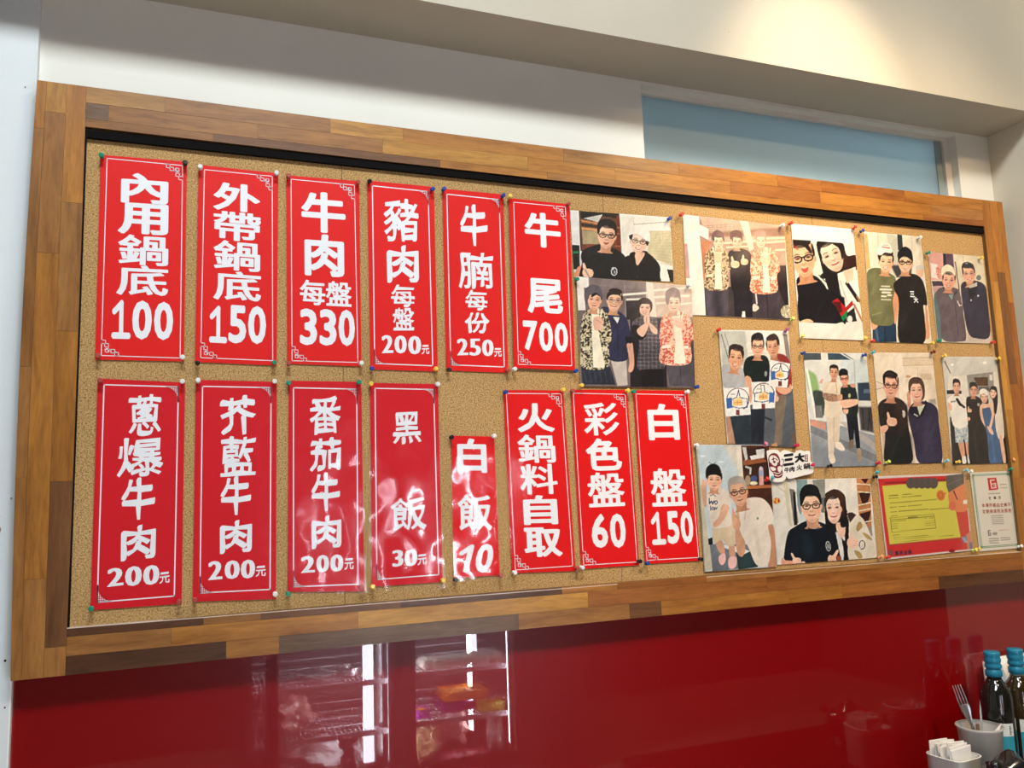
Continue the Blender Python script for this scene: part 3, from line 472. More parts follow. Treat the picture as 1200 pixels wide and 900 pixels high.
def menu_sign(d, idx):
    q = d['quad']; y = d['y']; bx = (q[2][0]+q[3][0])/2; bz = (q[2][1]+q[3][1])/2
    root = empty('menu_sign', (bx, y, bz))
    style = 'rounded' if d['style'] == 'R' else 'brush-style'
    nw = d['name'].split()
    tag(root, 'red menu sign reading %s, %s' % (d['name'], WHERE[idx]), 'menu sign', 'red menu signs pinned to the cork board')
    H = hom([(0, 1), (1, 1), (1, 0), (0, 0)], q)
    def loc(u, v): x, z = ap(H, u, v); return float(x)-bx, float(z)-bz
    # red paper, 0.6 mm thick
    c = [loc(0, 1), loc(1, 1), loc(1, 0), loc(0, 0)]
    mesh_obj('red_sheet', [(x, 0, z) for x, z in c]+[(x, .0006, z) for x, z in c], [(3, 2, 1, 0), (4, 5, 6, 7), (0, 1, 5, 4), (1, 2, 6, 5), (2, 3, 7, 6), (3, 0, 4, 7)],
             RED2 if d['style'] == 'B' and idx > 5 else (RED3 if idx in (5, 10, 11, 12, 13) else RED), root)
    W = ((q[1][0]-q[0][0])**2+(q[1][1]-q[0][1])**2)**.5; Ht = q[0][1]-q[3][1]
    # border in millimetres of the sheet
    if d['border']:
        mb = MB(); B = [(u*W, v*Ht) for u, v in d['border']]
        strip(mb, B, .0022 if d['style'] == 'B' else .0015, True)
        mbs = []
        for corner, sx, sy in ((1, -1, -1), (3, 1, 1)):
            cx, cy = B[corner]
            def pt(a, b): return (cx+sx*a, cy+sy*b)
            if d['style'] == 'R':
                for (a, b) in ((21, 0), (15, 5), (6, 6), (5, 15), (0, 21)):
                    s_ = .0068; a *= .0011; b *= .0011
                    strip(mb, [pt(a, b), pt(a+s_, b), pt(a+s_, b+s_), pt(a, b+s_)], .0013, True)
                strip(mb, [pt(.017, .012), pt(.006, .012)], .0013); strip(mb, [pt(.012, .017), pt(.012, .006)], .0013)
            else:
                r = .027; arc = [pt(r-r*math.cos(t_)*1.0, r-r*math.sin(t_)) for t_ in [math.pi/2*k/8 for k in range(9)]]
                n = len(mb.v); mb.add([(*pt(0, 0), 0)]+[(*p, 0) for p in arc], [(0, k+1, k+2) for k in range(8)])
                wd = [pt(0, 0), pt(.016, 0)]
                mb.add([(*pt(r, 0), 0), (*pt(r*.55, 0), 0), (*arc[7], 0)], [(0, 1, 2)])
                mbr = MB(); mbs.append(mbr)
                for o_ in (.0034, .0068, .0102):
                    L_ = .026-.9*o_; strip(mbr, [pt(o_-.0003, .0014), pt(o_-.0003, L_)], .0012); strip(mbr, [pt(.0014, o_-.0003), pt(L_, o_-.0003)], .0012)
                for o_ in (.0085,): strip(mb, [pt(0, 0), pt(.0, .03)], .002)
        def conv(m_, yy):
            m_.v = [(*((lambda p: (p[0], yy, p[1]))(loc(v_[0]/W, v_[1]/Ht))),) for v_ in m_.v]
        conv(mb, -.0002); bo = mb.out('border', INK, root); flip_check(bo)
        for mq in mbs: conv(mq, -.0004); flip_check(mq.out('corner_lines', RED2, bo))
    its = []
    for ch, u, v, du, dv in d['glyphs']:
        if ch.isdigit(): its.append((ch, u, v, du, dv, DIG if d['style'] == 'R' else DIGB))
        else: its.append((ch, u, v, du, dv, ((ROUNDD if ch in DENSE else ROUND) if d['style'] == 'R' else (BRUSHD if ch in DENSE else BRUSH))))
    sh = .22 if d['name'] == '白飯 10' else 0
    characters([i for i in its if not (sh and i[0].isdigit())], q, (bx, bz), -.0003, INK, root, ROUND, 0, 0 if d['style'] == 'R' else .05)
    if sh: characters([i for i in its if i[0].isdigit()], q, (bx, bz), -.0003, INK, root, ROUND, sh)
    # clear film with a slightly wavy surface
    wr = idx in (8, 9, 10); nu, nv = 8, 22; f = d['film']; HF = hom([(0, 1), (1, 1), (1, 0), (0, 0)], f)
    ph = random.uniform(0, 6); vs = []
    for j in range(nv+1):
        for i in range(nu+1):
            u, v = i/nu, j/nv; fu, fv = ap(HF, u, v); x, z = loc(fu, fv)
            wv = .0006*math.sin(7*v+ph)+.0004*math.sin(5*u+3*v+ph*2)
            lift = .005*max(0, .25-v)**2/.06 if wr else 0
            vs.append((x, -.0019+wv-lift, z))
    fs = [(j*(nu+1)+i, j*(nu+1)+i+1, (j+1)*(nu+1)+i+1, (j+1)*(nu+1)+i) for j in range(nv) for i in range(nu)]
    mesh_obj('clear_film', vs, fs, FILMW if wr else FILM, root, True)
    return root
for i_, d_ in enumerate(SIGNS): menu_sign(d_, i_)

# ------------------------------------------------------------------ printed photos: flat prints painted per vertex in each print's own artwork units
def smooth(pts, n=5):
    P = np.array(pts, float); m = len(P); out = []
    for i in range(m):
        p0, p1, p2, p3 = P[i-1], P[i], P[(i+1) % m], P[(i+2) % m]
        for k in range(n):
            t_ = k/n; out.append(.5*((2*p1)+(-p0+p2)*t_+(2*p0-5*p1+4*p2-p3)*t_**2+(-p0+3*p1-3*p2+p3)*t_**3))
    return np.array(out)
class Art:
    def __init__(s, X, Y, base, k=1.0):
        s.X = X; s.Y = Y; s.C = np.tile(np.array(base, float), (len(X), 1)); s.k = k
    def _put(s, idx, al, col, pat=None):
        col = np.array(col, float)
        if pat is not None:
            f, c2 = pat; w_ = f(s.X[idx], s.Y[idx])[:, None]; col = col*(1-w_)+np.array(c2, float)*w_
        s.C[idx] = s.C[idx]*(1-al[:, None])+col*al[:, None]
    def P(s, pts, col, soft=4, op=1, sm=0, pat=None):
        pts = smooth(pts) if sm else np.array(pts, float)
        lo, hi = pts.min(0)-soft, pts.max(0)+soft
        idx = np.where((s.X > lo[0]) & (s.X < hi[0]) & (s.Y > lo[1]) & (s.Y < hi[1]))[0]
        if not len(idx): return s
        x, y = s.X[idx], s.Y[idx]; d = np.full(len(idx), 1e18); ins = np.zeros(len(idx), bool)
        for a, b in zip(pts, np.roll(pts, -1, 0)):
            e = b-a; l2 = e@e
            if l2 < 1e-9: continue
            t_ = np.clip(((x-a[0])*e[0]+(y-a[1])*e[1])/l2, 0, 1); d = np.minimum(d, (x-a[0]-t_*e[0])**2+(y-a[1]-t_*e[1])**2)
            c = ((a[1] > y) != (b[1] > y))
            if e[1] != 0: ins ^= c & (x < e[0]*(y-a[1])/e[1]+a[0])
        d = np.sqrt(d)*np.where(ins, 1, -1); s._put(idx, np.clip(.5+d/soft, 0, 1)*op, col, pat); return s
    def S(s, pts, col, **k): return s.P(pts, col, sm=1, **k)
    def E(s, cx, cy, rx, ry, col, ang=0, soft=4, op=1, pat=None):
        r = max(rx, ry)+soft; idx = np.where((abs(s.X-cx) < r) & (abs(s.Y-cy) < r))[0]
        if not len(idx): return s
        ca, sa = math.cos(R(ang)), math.sin(R(ang)); dx, dy = s.X[idx]-cx, s.Y[idx]-cy
        u, v = dx*ca+dy*sa, -dx*sa+dy*ca; q = np.sqrt((u/rx)**2+(v/ry)**2)
        d = (1-q)*min(rx, ry); s._put(idx, np.clip(.5+d/soft, 0, 1)*op, col, pat); return s
    def L(s, pts, w_, col, soft=3, op=1):
        P = np.array(pts, float)
        for a, b in zip(P[:-1], P[1:]):
            lo, hi = np.minimum(a, b)-w_-soft, np.maximum(a, b)+w_+soft
            idx = np.where((s.X > lo[0]) & (s.X < hi[0]) & (s.Y > lo[1]) & (s.Y < hi[1]))[0]
            if not len(idx): continue
            e = b-a; t_ = np.clip(((s.X[idx]-a[0])*e[0]+(s.Y[idx]-a[1])*e[1])/max(e@e, 1e-9), 0, 1)
            d = w_/2-np.hypot(s.X[idx]-a[0]-t_*e[0], s.Y[idx]-a[1]-t_*e[1]); s._put(idx, np.clip(.5+d/soft, 0, 1)*op, col)
        return s
    def ring(s, cx, cy, rx, ry, w_, col, ang=0, a0=0, a1=360, op=1):
        ca, sa = math.cos(R(ang)), math.sin(R(ang)); pts = []
        for k in range(19):
            t_ = R(a0+(a1-a0)*k/18); u, v = rx*math.cos(t_), ry*math.sin(t_); pts.append((cx+u*ca-v*sa, cy+u*sa+v*ca))
        return s.L(pts, w_, col, op=op)
    def face(s, cx, cy, w_, h, ang=0, skin=(236, 188, 152), glasses=None, smile=.5, neck=True, lip=(176, 80, 70), shade=.35, side=1, open_=0, gw=.05, eye=1, hairc=(34, 27, 28)):
        # cx, cy = eye line centre; w_, h = face width and height
        ca, sa = math.cos(R(ang)), math.sin(R(ang)); sk = np.array(skin, float); dk = sk*(.74, .62, .56)
        T = lambda u, v: (cx+(u*w_)*ca-(v*h)*sa, cy+(u*w_)*sa+(v*h)*ca)
        if hairc: s.E(*T(0, -.13), .555*w_, .40*h, hairc, ang)
        if neck: s.S([T(-.27, .3), T(.27, .3), T(.29, .62), T(.42, .72), T(-.42, .72), T(-.29, .62)], sk*(.84, .77, .72))
        for q in (-1, 1): s.E(*T(q*.5, .06), .06*w_, .10*h, sk*(.9, .82, .78), ang)
        s.S([T(-.45, -.34), T(-.5, -.05), T(-.45, .22), T(-.30, .42), T(-.1, .53), T(.1, .53), T(.30, .42), T(.45, .22), T(.5, -.05), T(.45, -.34), T(.2, -.43), T(-.2, -.43)], sk)
        if hairc:
            s.E(*T(0, -.43), .46*w_, .15*h, hairc, ang)
            for q in (-1, 1): s.E(*T(q*.485, -.18), .055*w_, .17*h, hairc, ang)
        s.E(*T(.36*side, .12), .16*w_, .36*h, dk, ang, soft=.3*w_, op=shade)
        s.E(*T(0, .47), .24*w_, .06*h, dk, ang, soft=.14*w_, op=.35)
        s.E(*T(-.12*side, -.25), .26*w_, .12*h, np.minimum(sk*1.08, 255), ang, soft=.3*w_, op=.5)
        for q in (-1, 1):
            s.E(*T(q*.27, .2), .12*w_, .08*h, np.minimum(sk*(1.0, .84, .80), 255), ang, soft=.12*w_, op=.5)
            s.E(*T(q*.23, -.02), .13*w_, .06*h, dk, ang, soft=.1*w_, op=.45)
            if eye:
                s.E(*T(q*.23, 0), .085*w_, .024*h, (38, 24, 22), ang+q*3, soft=.035*w_+1.2)
                s.L([T(q*.12, -.105), T(q*.24, -.13), T(q*.35, -.10)], .034*w_, (52, 34, 30), soft=2.2, op=.85)
        s.L([T(.05*side, .0), T(.075*side, .14)], .04*w_, dk, soft=.07*w_, op=.4)
        s.E(*T(0, .18), .10*w_, .035*h, dk, ang, soft=.05*w_+1, op=.6); s.E(*T(0, .14), .05*w_, .03*h, np.minimum(sk*1.1, 255), ang, soft=.06*w_, op=.6)
        mw = .15+.05*smile
        if smile > .7 or open_:
            s.S([T(-mw, .28), T(0, .30), T(mw, .28), T(.08, .30+.09*max(smile, open_)), T(-.08, .30+.09*max(smile, open_))], lip, soft=2.5)
            if smile > .7: s.S([T(-mw*.8, .295), T(0, .315), T(mw*.8, .295), T(.06, .345), T(-.06, .345)], (250, 242, 232), soft=2)
        else:
            s.L([T(-mw, .30-.02*smile), T(0, .32), T(mw, .30-.02*smile)], .045*h, lip, soft=2.5, op=.9)
            s.L([T(-mw, .30-.02*smile), T(0, .31), T(mw, .30-.02*smile)], .012*h, (96, 40, 36), soft=1.5, op=.8)
        for q in (-1, 1): s.L([T(q*.13, .2), T(q*.22, .3)], .02*w_, dk, soft=3, op=.4*smile)
        if glasses is not None:
            for q in (-1, 1): s.ring(*T(q*.24, .02), .185*w_, .085*h, gw*w_, glasses, ang)
            s.L([T(-.06, -.02), T(.06, -.02)], gw*w_, glasses); s.L([T(.42, -.01), T(.5, -.03)], gw*w_, glasses); s.L([T(-.42, -.01), T(-.5, -.03)], gw*w_, glasses)
        return s
    def thumb(s, cx, cy, r, skin=(238, 186, 150), up=-1, lean=0):
        dk = np.array(skin)*(.8, .68, .62)
        s.S([(cx-r, cy-.6*r), (cx, cy-.85*r), (cx+r, cy-.5*r), (cx+1.05*r, cy+.6*r), (cx+.2*r, cy+r), (cx-.9*r, cy+.7*r)], skin)
        s.S([(cx-.75*r, cy-.2*r), (cx-.8*r+lean, cy-1.8*r), (cx-.45*r+lean, cy-2.0*r), (cx-.2*r+lean*.6, cy-1.1*r), (cx-.1*r, cy-.3*r)], skin)
        for k in range(3): s.L([(cx+.1*r, cy-.35*r+k*.42*r), (cx+.95*r, cy-.2*r+k*.40*r)], .1*r, dk, op=.6)
        return s
def vnoise(x, y, s_, o=0.0):
    x = x/s_+o; y = y/s_+o*1.7; xi = np.floor(x); yi = np.floor(y); fx = x-xi; fy = y-yi
    h = lambda a, b: np.mod(np.sin(a*127.1+b*311.7+o)*43758.5453, 1.0)
    fx = fx*fx*(3-2*fx); fy = fy*fy*(3-2*fy)
    return (h(xi, yi)*(1-fx)+h(xi+1, yi)*fx)*(1-fy)+(h(xi, yi+1)*(1-fx)+h(xi+1, yi+1)*fx)*fy
def brocade(a=.16, o=0.0):
    def f(x, y): n = vnoise(x, y, 1.5/a, o); m = vnoise(x, y, 5/a, o+3); return np.clip((n-.5)*4+.5+(m > .72)*.8, 0, 1)
    return f
def plaid(p=26):
    def f(x, y): return np.clip(.35*(np.sin(x*6.28/p) > .55)+.35*(np.sin(y*6.28/p) > .55)+.15*np.sin(x*1.3)*np.sin(y*1.1), 0, 1)
    return f
def weave(a=.6):
    def f(x, y): return np.clip(.5+.5*np.sin(x*a+.7*np.sin(y*.11))*np.sin(y*a*.9), 0, 1)
    return f
HAIR = (24, 17, 18); SK = (238, 192, 160)

def art_a(A):
    A.P([(0, 0), (135, 0), (150, 560), (0, 560)], (233, 228, 222)).P([(120, 40), (560, 60), (585, 540), (140, 500)], (92, 62, 46))
    A.P([(140, 70), (560, 90), (560, 150), (300, 110), (170, 150), (145, 140)], (22, 24, 24)).P([(180, 145), (380, 105), (330, 190)], (206, 204, 194))
    A.P([(145, 160), (330, 190), (330, 215), (150, 185)], (196, 134, 84)).P([(150, 205), (330, 230), (330, 245), (150, 222)], (30, 26, 24)).P([(150, 240), (340, 262), (340, 290), (155, 270)], (206, 150, 96))
    A.P([(155, 275), (345, 290), (355, 425), (165, 425)], (168, 152, 116)).P([(160, 425), (370, 425), (360, 470), (165, 490)], (120, 62, 48))
    A.P([(530, 120), (562, 110), (585, 520), (500, 520)], (110, 46, 26)).L([(530, 245), (565, 250)], 16, (176, 96, 60)).L([(535, 310), (570, 316)], 14, (150, 90, 60)).L([(520, 445), (580, 450)], 16, (150, 84, 58))
    A.P([(560, 90), (1110, 120), (1160, 860), (620, 860)], (240, 232, 220)).P([(580, 130), (720, 140), (600, 520)], (226, 218, 204), op=.6).L([(720, 140), (715, 260)], 4, (205, 190, 170)).L([(720, 212), (1110, 184)], 7, (170, 152, 130))
    A.P([(870, 282), (1115, 278), (1140, 662), (870, 560)], (208, 196, 160))
    for k in range(11): A.L([(880, 340+k*26), (1130, 300+k*36)], 5, (186, 174, 134), soft=6, op=.7)
    A.L([(1015, 282), (1020, 470)], 4, (225, 215, 190)).P([(1075, 695), (1145, 705), (1150, 840), (1110, 830)], (40, 36, 36))
    A.P([(40, 430), (130, 440), (135, 700), (50, 700)], (22, 26, 26)).P([(50, 505), (118, 500), (118, 527), (50, 527)], (22, 120, 78))
    A.S([(100, 690), (150, 660), (200, 720), (190, 790), (90, 790)], (214, 140, 116)).P([(60, 730), (90, 730), (90, 780), (60, 780)], (224, 150, 60))
    A.S([(160, 500), (330, 430), (420, 440), (560, 500), (640, 600), (620, 830), (160, 830), (155, 640)], (17, 22, 30))
    A.S([(600, 600), (690, 540), (850, 510), (990, 640), (1000, 760), (975, 850), (600, 850)], (18, 21, 28))
    A.face(428, 330, 190, 265, 6, (240, 192, 162), (24, 22, 30), .4, open_=.8, gw=.055)
    A.S([(322, 290), (325, 200), (380, 155), (470, 160), (530, 220), (528, 320), (505, 275), (455, 240), (400, 222), (355, 262), (332, 310)], (16, 17, 24))
    A.ring(445, 520, 55, 20, 7, (10, 14, 20), 5, 0, 180)
    A.S([(680, 520), (850, 500), (860, 560), (760, 660), (700, 620)], (14, 16, 22)).S([(740, 520), (835, 520), (800, 600), (755, 655), (735, 590)], (232, 188, 162))
    A.face(775, 395, 178, 240, 9, (244, 208, 184), (56, 34, 40), .9, neck=False, gw=.045)
    A.S([(665, 310), (705, 320), (690, 375), (668, 360)], (40, 34, 36)).S([(850, 375), (885, 380), (870, 440), (852, 430)], (40, 34, 36))
    A.S([(660, 330), (700, 258), (800, 238), (880, 285), (895, 390), (850, 385), (790, 335), (720, 312)], (242, 234, 224)).L([(700, 318), (790, 338), (852, 388)], 5, (206, 192, 180))
    A.ring(505, 722, 30, 42, 9, (200, 204, 206)).E(492, 690, 12, 14, (190, 196, 200)).E(510, 728, 12, 18, (150, 156, 160))
    A.L([(765, 655), (760, 800)], 3, (44, 48, 56)).thumb(220, 735, 52, (242, 196, 166), lean=-14)
    for p in ((190, 700), (700, 700)): A.L([p, (p[0]+50, p[1]+90)], 10, (32, 40, 52), soft=14, op=.6)
def jacket_man(A, cx, top, w_, h, c1, c2, cuff, face, hat, jeans, fade=0, bot=None, seed=0):
    hx = w_/2
    A.S([(cx-hx*.9, top+.45*h), (cx-hx*.75, top+.12*h), (cx-.2*hx, top), (cx+.3*hx, top+.02*h), (cx+hx*.75, top+.12*h), (cx+hx, top+.5*h), (cx+hx*.8, top+.62*h), (cx+hx*.75, top+h), (cx-hx*.8, top+h), (cx-hx*.85, top+.65*h)], c1, pat=(brocade(.17, seed), c2))
    A.P([(cx-.12*hx, top-.02*h), (cx+.22*hx, top), (cx+.25*hx, top+.5*h), (cx+.32*hx, top+1.0*h), (cx-.12*hx, top+1.0*h), (cx-.02*hx, top+.5*h)], (244, 234, 208))
    A.L([(cx-.3*hx, top), (cx, top+.3*h), (cx+.02*hx, top+.5*h)], .1*hx, (240, 226, 200)).L([(cx+.4*hx, top+.02*h), (cx+.2*hx, top+.3*h)], .09*hx, (240, 226, 200))
    A.P([(cx-hx*.78, top+.66*h), (cx-hx*.28, top+.64*h), (cx-.28*hx, top+.70*h), (cx-hx*.78, top+.72*h)], cuff).P([(cx+hx*.42, top+.66*h), (cx+hx*.7, top+.66*h), (cx+.7*hx, top+.72*h), (cx+hx*.42, top+.72*h)], cuff)
    A.S([(cx-.15*hx, top+.2*h), (cx+.3*hx, top+.16*h), (cx+.38*hx, top+.34*h), (cx+.1*hx, top+.46*h), (cx-.15*hx, top+.38*h)], face)
    for k in range(3): A.L([(cx-.08*hx, top+(.23+.06*k)*h), (cx+.26*hx, top+(.21+.06*k)*h)], .03*hx+1, np.array(face)*.78, op=.6)
def art_b(A):
    A.P([(0, 0), (1000, 0), (1000, 900), (0, 900)], (118, 104, 104)).P([(130, 30), (920, 100), (920, 190), (560, 120), (130, 95)], (128, 114, 112)).P([(560, 60), (920, 80), (930, 330), (560, 330)], (206, 186, 172))
    A.P([(405, 200), (520, 200), (520, 350), (410, 350)], (46, 40, 44)).L([(395, 50), (410, 330)], 5, (150, 140, 138))
    A.P([(560, 60), (610, 62), (640, 330), (590, 330)], (238, 222, 208)).P([(690, 180), (735, 180), (740, 290), (695, 290)], (214, 182, 160))
    for (x, y, x2, y2, w_) in ((370, 165, 560, 150, 16), (415, 200, 520, 196, 14), (620, 130, 900, 110, 14), (620, 182, 880, 170, 18), (640, 228, 700, 224, 14), (820, 235, 900, 225, 12)): A.L([(x, y), (x2, y2)], w_, (252, 240, 222), soft=9)
    A.P([(30, 20), (128, 35), (130, 110), (92, 110), (105, 280), (50, 280)], (240, 232, 222)).P([(440, 340), (700, 340), (720, 860), (440, 860)], (34, 32, 38)).P([(880, 380), (930, 380), (930, 860), (900, 860)], (70, 64, 66))
    # second man
    A.P([(290, 640), (410, 640), (420, 845), (345, 850)], (206, 194, 184)).S([(410, 520), (455, 520), (470, 690), (450, 745), (425, 735), (435, 660)], (222, 168, 142))
    A.S([(215, 290), (270, 255), (360, 290), (420, 360), (450, 520), (415, 535), (420, 650), (300, 660), (250, 560)], (44, 46, 76)).L([(345, 400), (350, 640)], 4, (28, 30, 54)).P([(310, 330), (360, 335), (345, 380)], (230, 226, 224)).P([(400, 480), (455, 480), (460, 525), (410, 530)], (22, 24, 36))
    A.face(322, 205, 110, 155, 6, (234, 190, 160), (150, 130, 130), .6, shade=.25, gw=.03, lip=(180, 96, 84)); A.S([(266, 205), (266, 155), (310, 130), (356, 140), (380, 200), (362, 172), (320, 162), (286, 172)], (40, 34, 36))
    # woman
    A.S([(455, 400), (480, 345), (560, 325), (640, 345), (650, 420), (690, 560), (700, 710), (640, 730), (500, 725), (505, 560), (500, 470)], (72, 66, 74), pat=(plaid(30), (140, 132, 138)))
    A.S([(455, 400), (500, 395), (560, 460), (520, 505), (465, 470)], (24, 22, 28)).S([(490, 430), (570, 370), (575, 410), (535, 480)], (236, 190, 164)).S([(580, 370), (640, 420), (640, 460), (600, 440)], (236, 190, 164))
    A.P([(520, 725), (690, 722), (685, 850), (530, 850)], (22, 20, 24))
    A.E(549, 245, 60, 60, (44, 34, 36)).face(550, 262, 86, 110, 3, (244, 200, 178), None, .9, neck=False); A.S([(498, 270), (495, 215), (550, 185), (600, 215), (606, 270), (585, 300), (595, 245), (560, 232), (520, 240), (508, 295)], (48, 38, 40))
    A.S([(545, 325), (580, 318), (588, 370), (565, 388), (545, 365)], (244, 200, 176)).L([(562, 330), (565, 380)], 4, (190, 130, 110))
    # left man
    A.P([(72, 708), (290, 705), (330, 840), (80, 840)], (40, 46, 60))
    for k in range(6): A.L([(90+k*40, 740), (110+k*38, 820)], 5, (90, 98, 116), soft=9, op=.5)
    jacket_man(A, 178, 265, 250, 445, (40, 38, 34), (206, 194, 160), (236, 224, 192), (234, 186, 158), 0, 0)
    A.P([(150, 310), (175, 300), (250, 690), (245, 715), (160, 712)], (246, 236, 210)); A.S([(165, 340), (215, 330), (235, 380), (200, 430), (168, 420)], (230, 182, 156)).L([(205, 435), (232, 460)], 10, (28, 24, 28)); A.L([(180, 350), (220, 372)], 4, (180, 122, 104))
    A.face(172, 200, 100, 150, 6, (236, 186, 156), None, .3, shade=.3); A.S([(98, 210), (100, 130), (150, 88), (215, 110), (228, 190), (190, 152), (150, 160), (125, 185), (118, 235)], (92, 84, 94)).S([(150, 160), (190, 150), (226, 190), (190, 165), (155, 180)], (30, 24, 28))
    # right man
    A.P([(705, 665), (918, 665), (925, 855), (740, 850)], (82, 76, 84)).L([(815, 700), (825, 850)], 5, (56, 52, 60))
    jacket_man(A, 785, 285, 275, 395, (216, 92, 76), (246, 196, 168), (250, 232, 214), (240, 192, 168), 0, 0, seed=2)
    A.P([(765, 320), (810, 315), (860, 680), (790, 685)], (248, 236, 214)); A.S([(765, 340), (830, 345), (840, 400), (800, 410), (765, 385)], (240, 190, 168)); A.L([(775, 360), (825, 375)], 4, (200, 140, 120))
    A.face(770, 225, 92, 135, 2, (246, 208, 184), None, .7, shade=.15, lip=(206, 120, 104), hairc=(130, 110, 112)); A.S([(708, 215), (710, 140), (760, 108), (808, 130), (818, 200), (785, 172), (745, 178), (728, 238)], (140, 120, 122))
    A.P([(500, 40), (960, 60), (960, 420), (560, 420)], (255, 226, 200), soft=260, op=.30)
def art_c(A):
    A.P([(0, 0), (900, 0), (900, 900), (0, 900)], (176, 140, 124)).P([(160, 50), (830, 130), (830, 250), (240, 250), (200, 150)], (206, 174, 154))
    for k in range(9): A.L([(230+k*34, 130), (235+k*34, 185)], 3, (170, 130, 112), soft=4)
    for k in range(4): A.L([(215, 130+k*16), (540, 115+k*16)], 3, (170, 130, 112), soft=4)
    A.P([(240, 185), (830, 140), (830, 215), (240, 215)], (150, 108, 92), soft=20).P([(480, 90), (545, 95), (590, 310), (555, 330)], (252, 232, 206))
    for (x, y, x2, y2, w_) in ((360, 265, 600, 250, 14), (380, 300, 560, 290, 12), (690, 228, 830, 222, 14), (690, 262, 830, 252, 12), (760, 320, 830, 318, 12)): A.L([(x, y), (x2, y2)], w_, (255, 238, 206), soft=9)
    A.P([(750, 440), (850, 440), (880, 860), (780, 800)], (40, 30, 36), soft=14).P([(170, 250), (250, 250), (210, 560), (180, 520)], (196, 128, 92))
    A.P([(35, 40), (160, 55), (165, 120), (235, 155), (235, 240), (165, 205), (185, 400), (215, 830), (75, 830)], (246, 236, 222)).P([(45, 270), (70, 270), (90, 540), (60, 540)], (206, 160, 150)).P([(830, 220), (845, 220), (880, 850), (868, 860)], (246, 232, 214))
    A.P([(200, 600), (780, 620), (880, 868), (215, 830)], (66, 58, 62)).S([(590, 740), (630, 770), (600, 800), (575, 785)], (230, 215, 200)).E(850, 800, 50, 50, (150, 140, 116), pat=(brocade(.3), (220, 210, 180)))
    A.P([(205, 600), (390, 625), (390, 835), (225, 835)], (84, 76, 86), soft=6).L([(300, 650), (310, 830)], 60, (44, 40, 54), soft=50, op=.8)
    A.P([(430, 640), (580, 650), (580, 845), (440, 840)], (30, 28, 38)).P([(610, 640), (775, 650), (765, 860), (650, 850)], (64, 54, 62)).L([(690, 660), (700, 850)], 8, (40, 34, 42)).P([(500, 800), (520, 800), (525, 845), (495, 845)], (240, 230, 220)).L([(595, 530), (612, 740)], 10, (250, 240, 230))
    A.S([(390, 345), (440, 315), (520, 315), (570, 360), (590, 480), (580, 650), (430, 655), (400, 470)], (34, 28, 36))
    A.face(460, 255, 74, 100, 3, (250, 212, 182), None, .7, lip=(214, 130, 110), shade=.12, hairc=(88, 58, 60)); A.S([(408, 240), (405, 185), (450, 163), (495, 185), (498, 240), (470, 215), (430, 220)], (88, 56, 60))
    jacket_man(A, 300, 300, 215, 325, (108, 84, 62), (214, 190, 150), (236, 216, 184), (246, 198, 164), 0, 0); A.P([(290, 340), (325, 335), (345, 630), (285, 625)], (248, 234, 206)); A.S([(280, 350), (330, 345), (335, 400), (305, 425), (285, 410)], (248, 202, 168))
    A.face(315, 255, 78, 110, 0, (250, 210, 178), None, .9, shade=.12); A.S([(262, 250), (262, 195), (305, 163), (350, 190), (353, 245), (330, 215), (285, 218)], (116, 86, 88))
    jacket_man(A, 672, 300, 245, 350, (226, 110, 78), (250, 200, 166), (252, 236, 212), (250, 206, 172), 0, 0, seed=2); A.P([(655, 340), (690, 335), (720, 650), (670, 650)], (250, 236, 212)); A.S([(640, 375), (690, 380), (690, 430), (655, 430)], (250, 206, 174))
    A.face(645, 250, 72, 105, 0, (254, 222, 192), None, .6, shade=.05, lip=(226, 160, 140), hairc=(170, 126, 116)); A.S([(592, 240), (598, 185), (640, 160), (680, 185), (686, 240), (665, 215), (615, 220)], (176, 132, 122))
    A.thumb(442, 430, 30, (250, 206, 170), lean=-6).thumb(515, 410, 26, (250, 206, 170), lean=6)
    A.P([(340, 90), (900, 90), (900, 460), (420, 460)], (255, 218, 176), soft=260, op=.34)
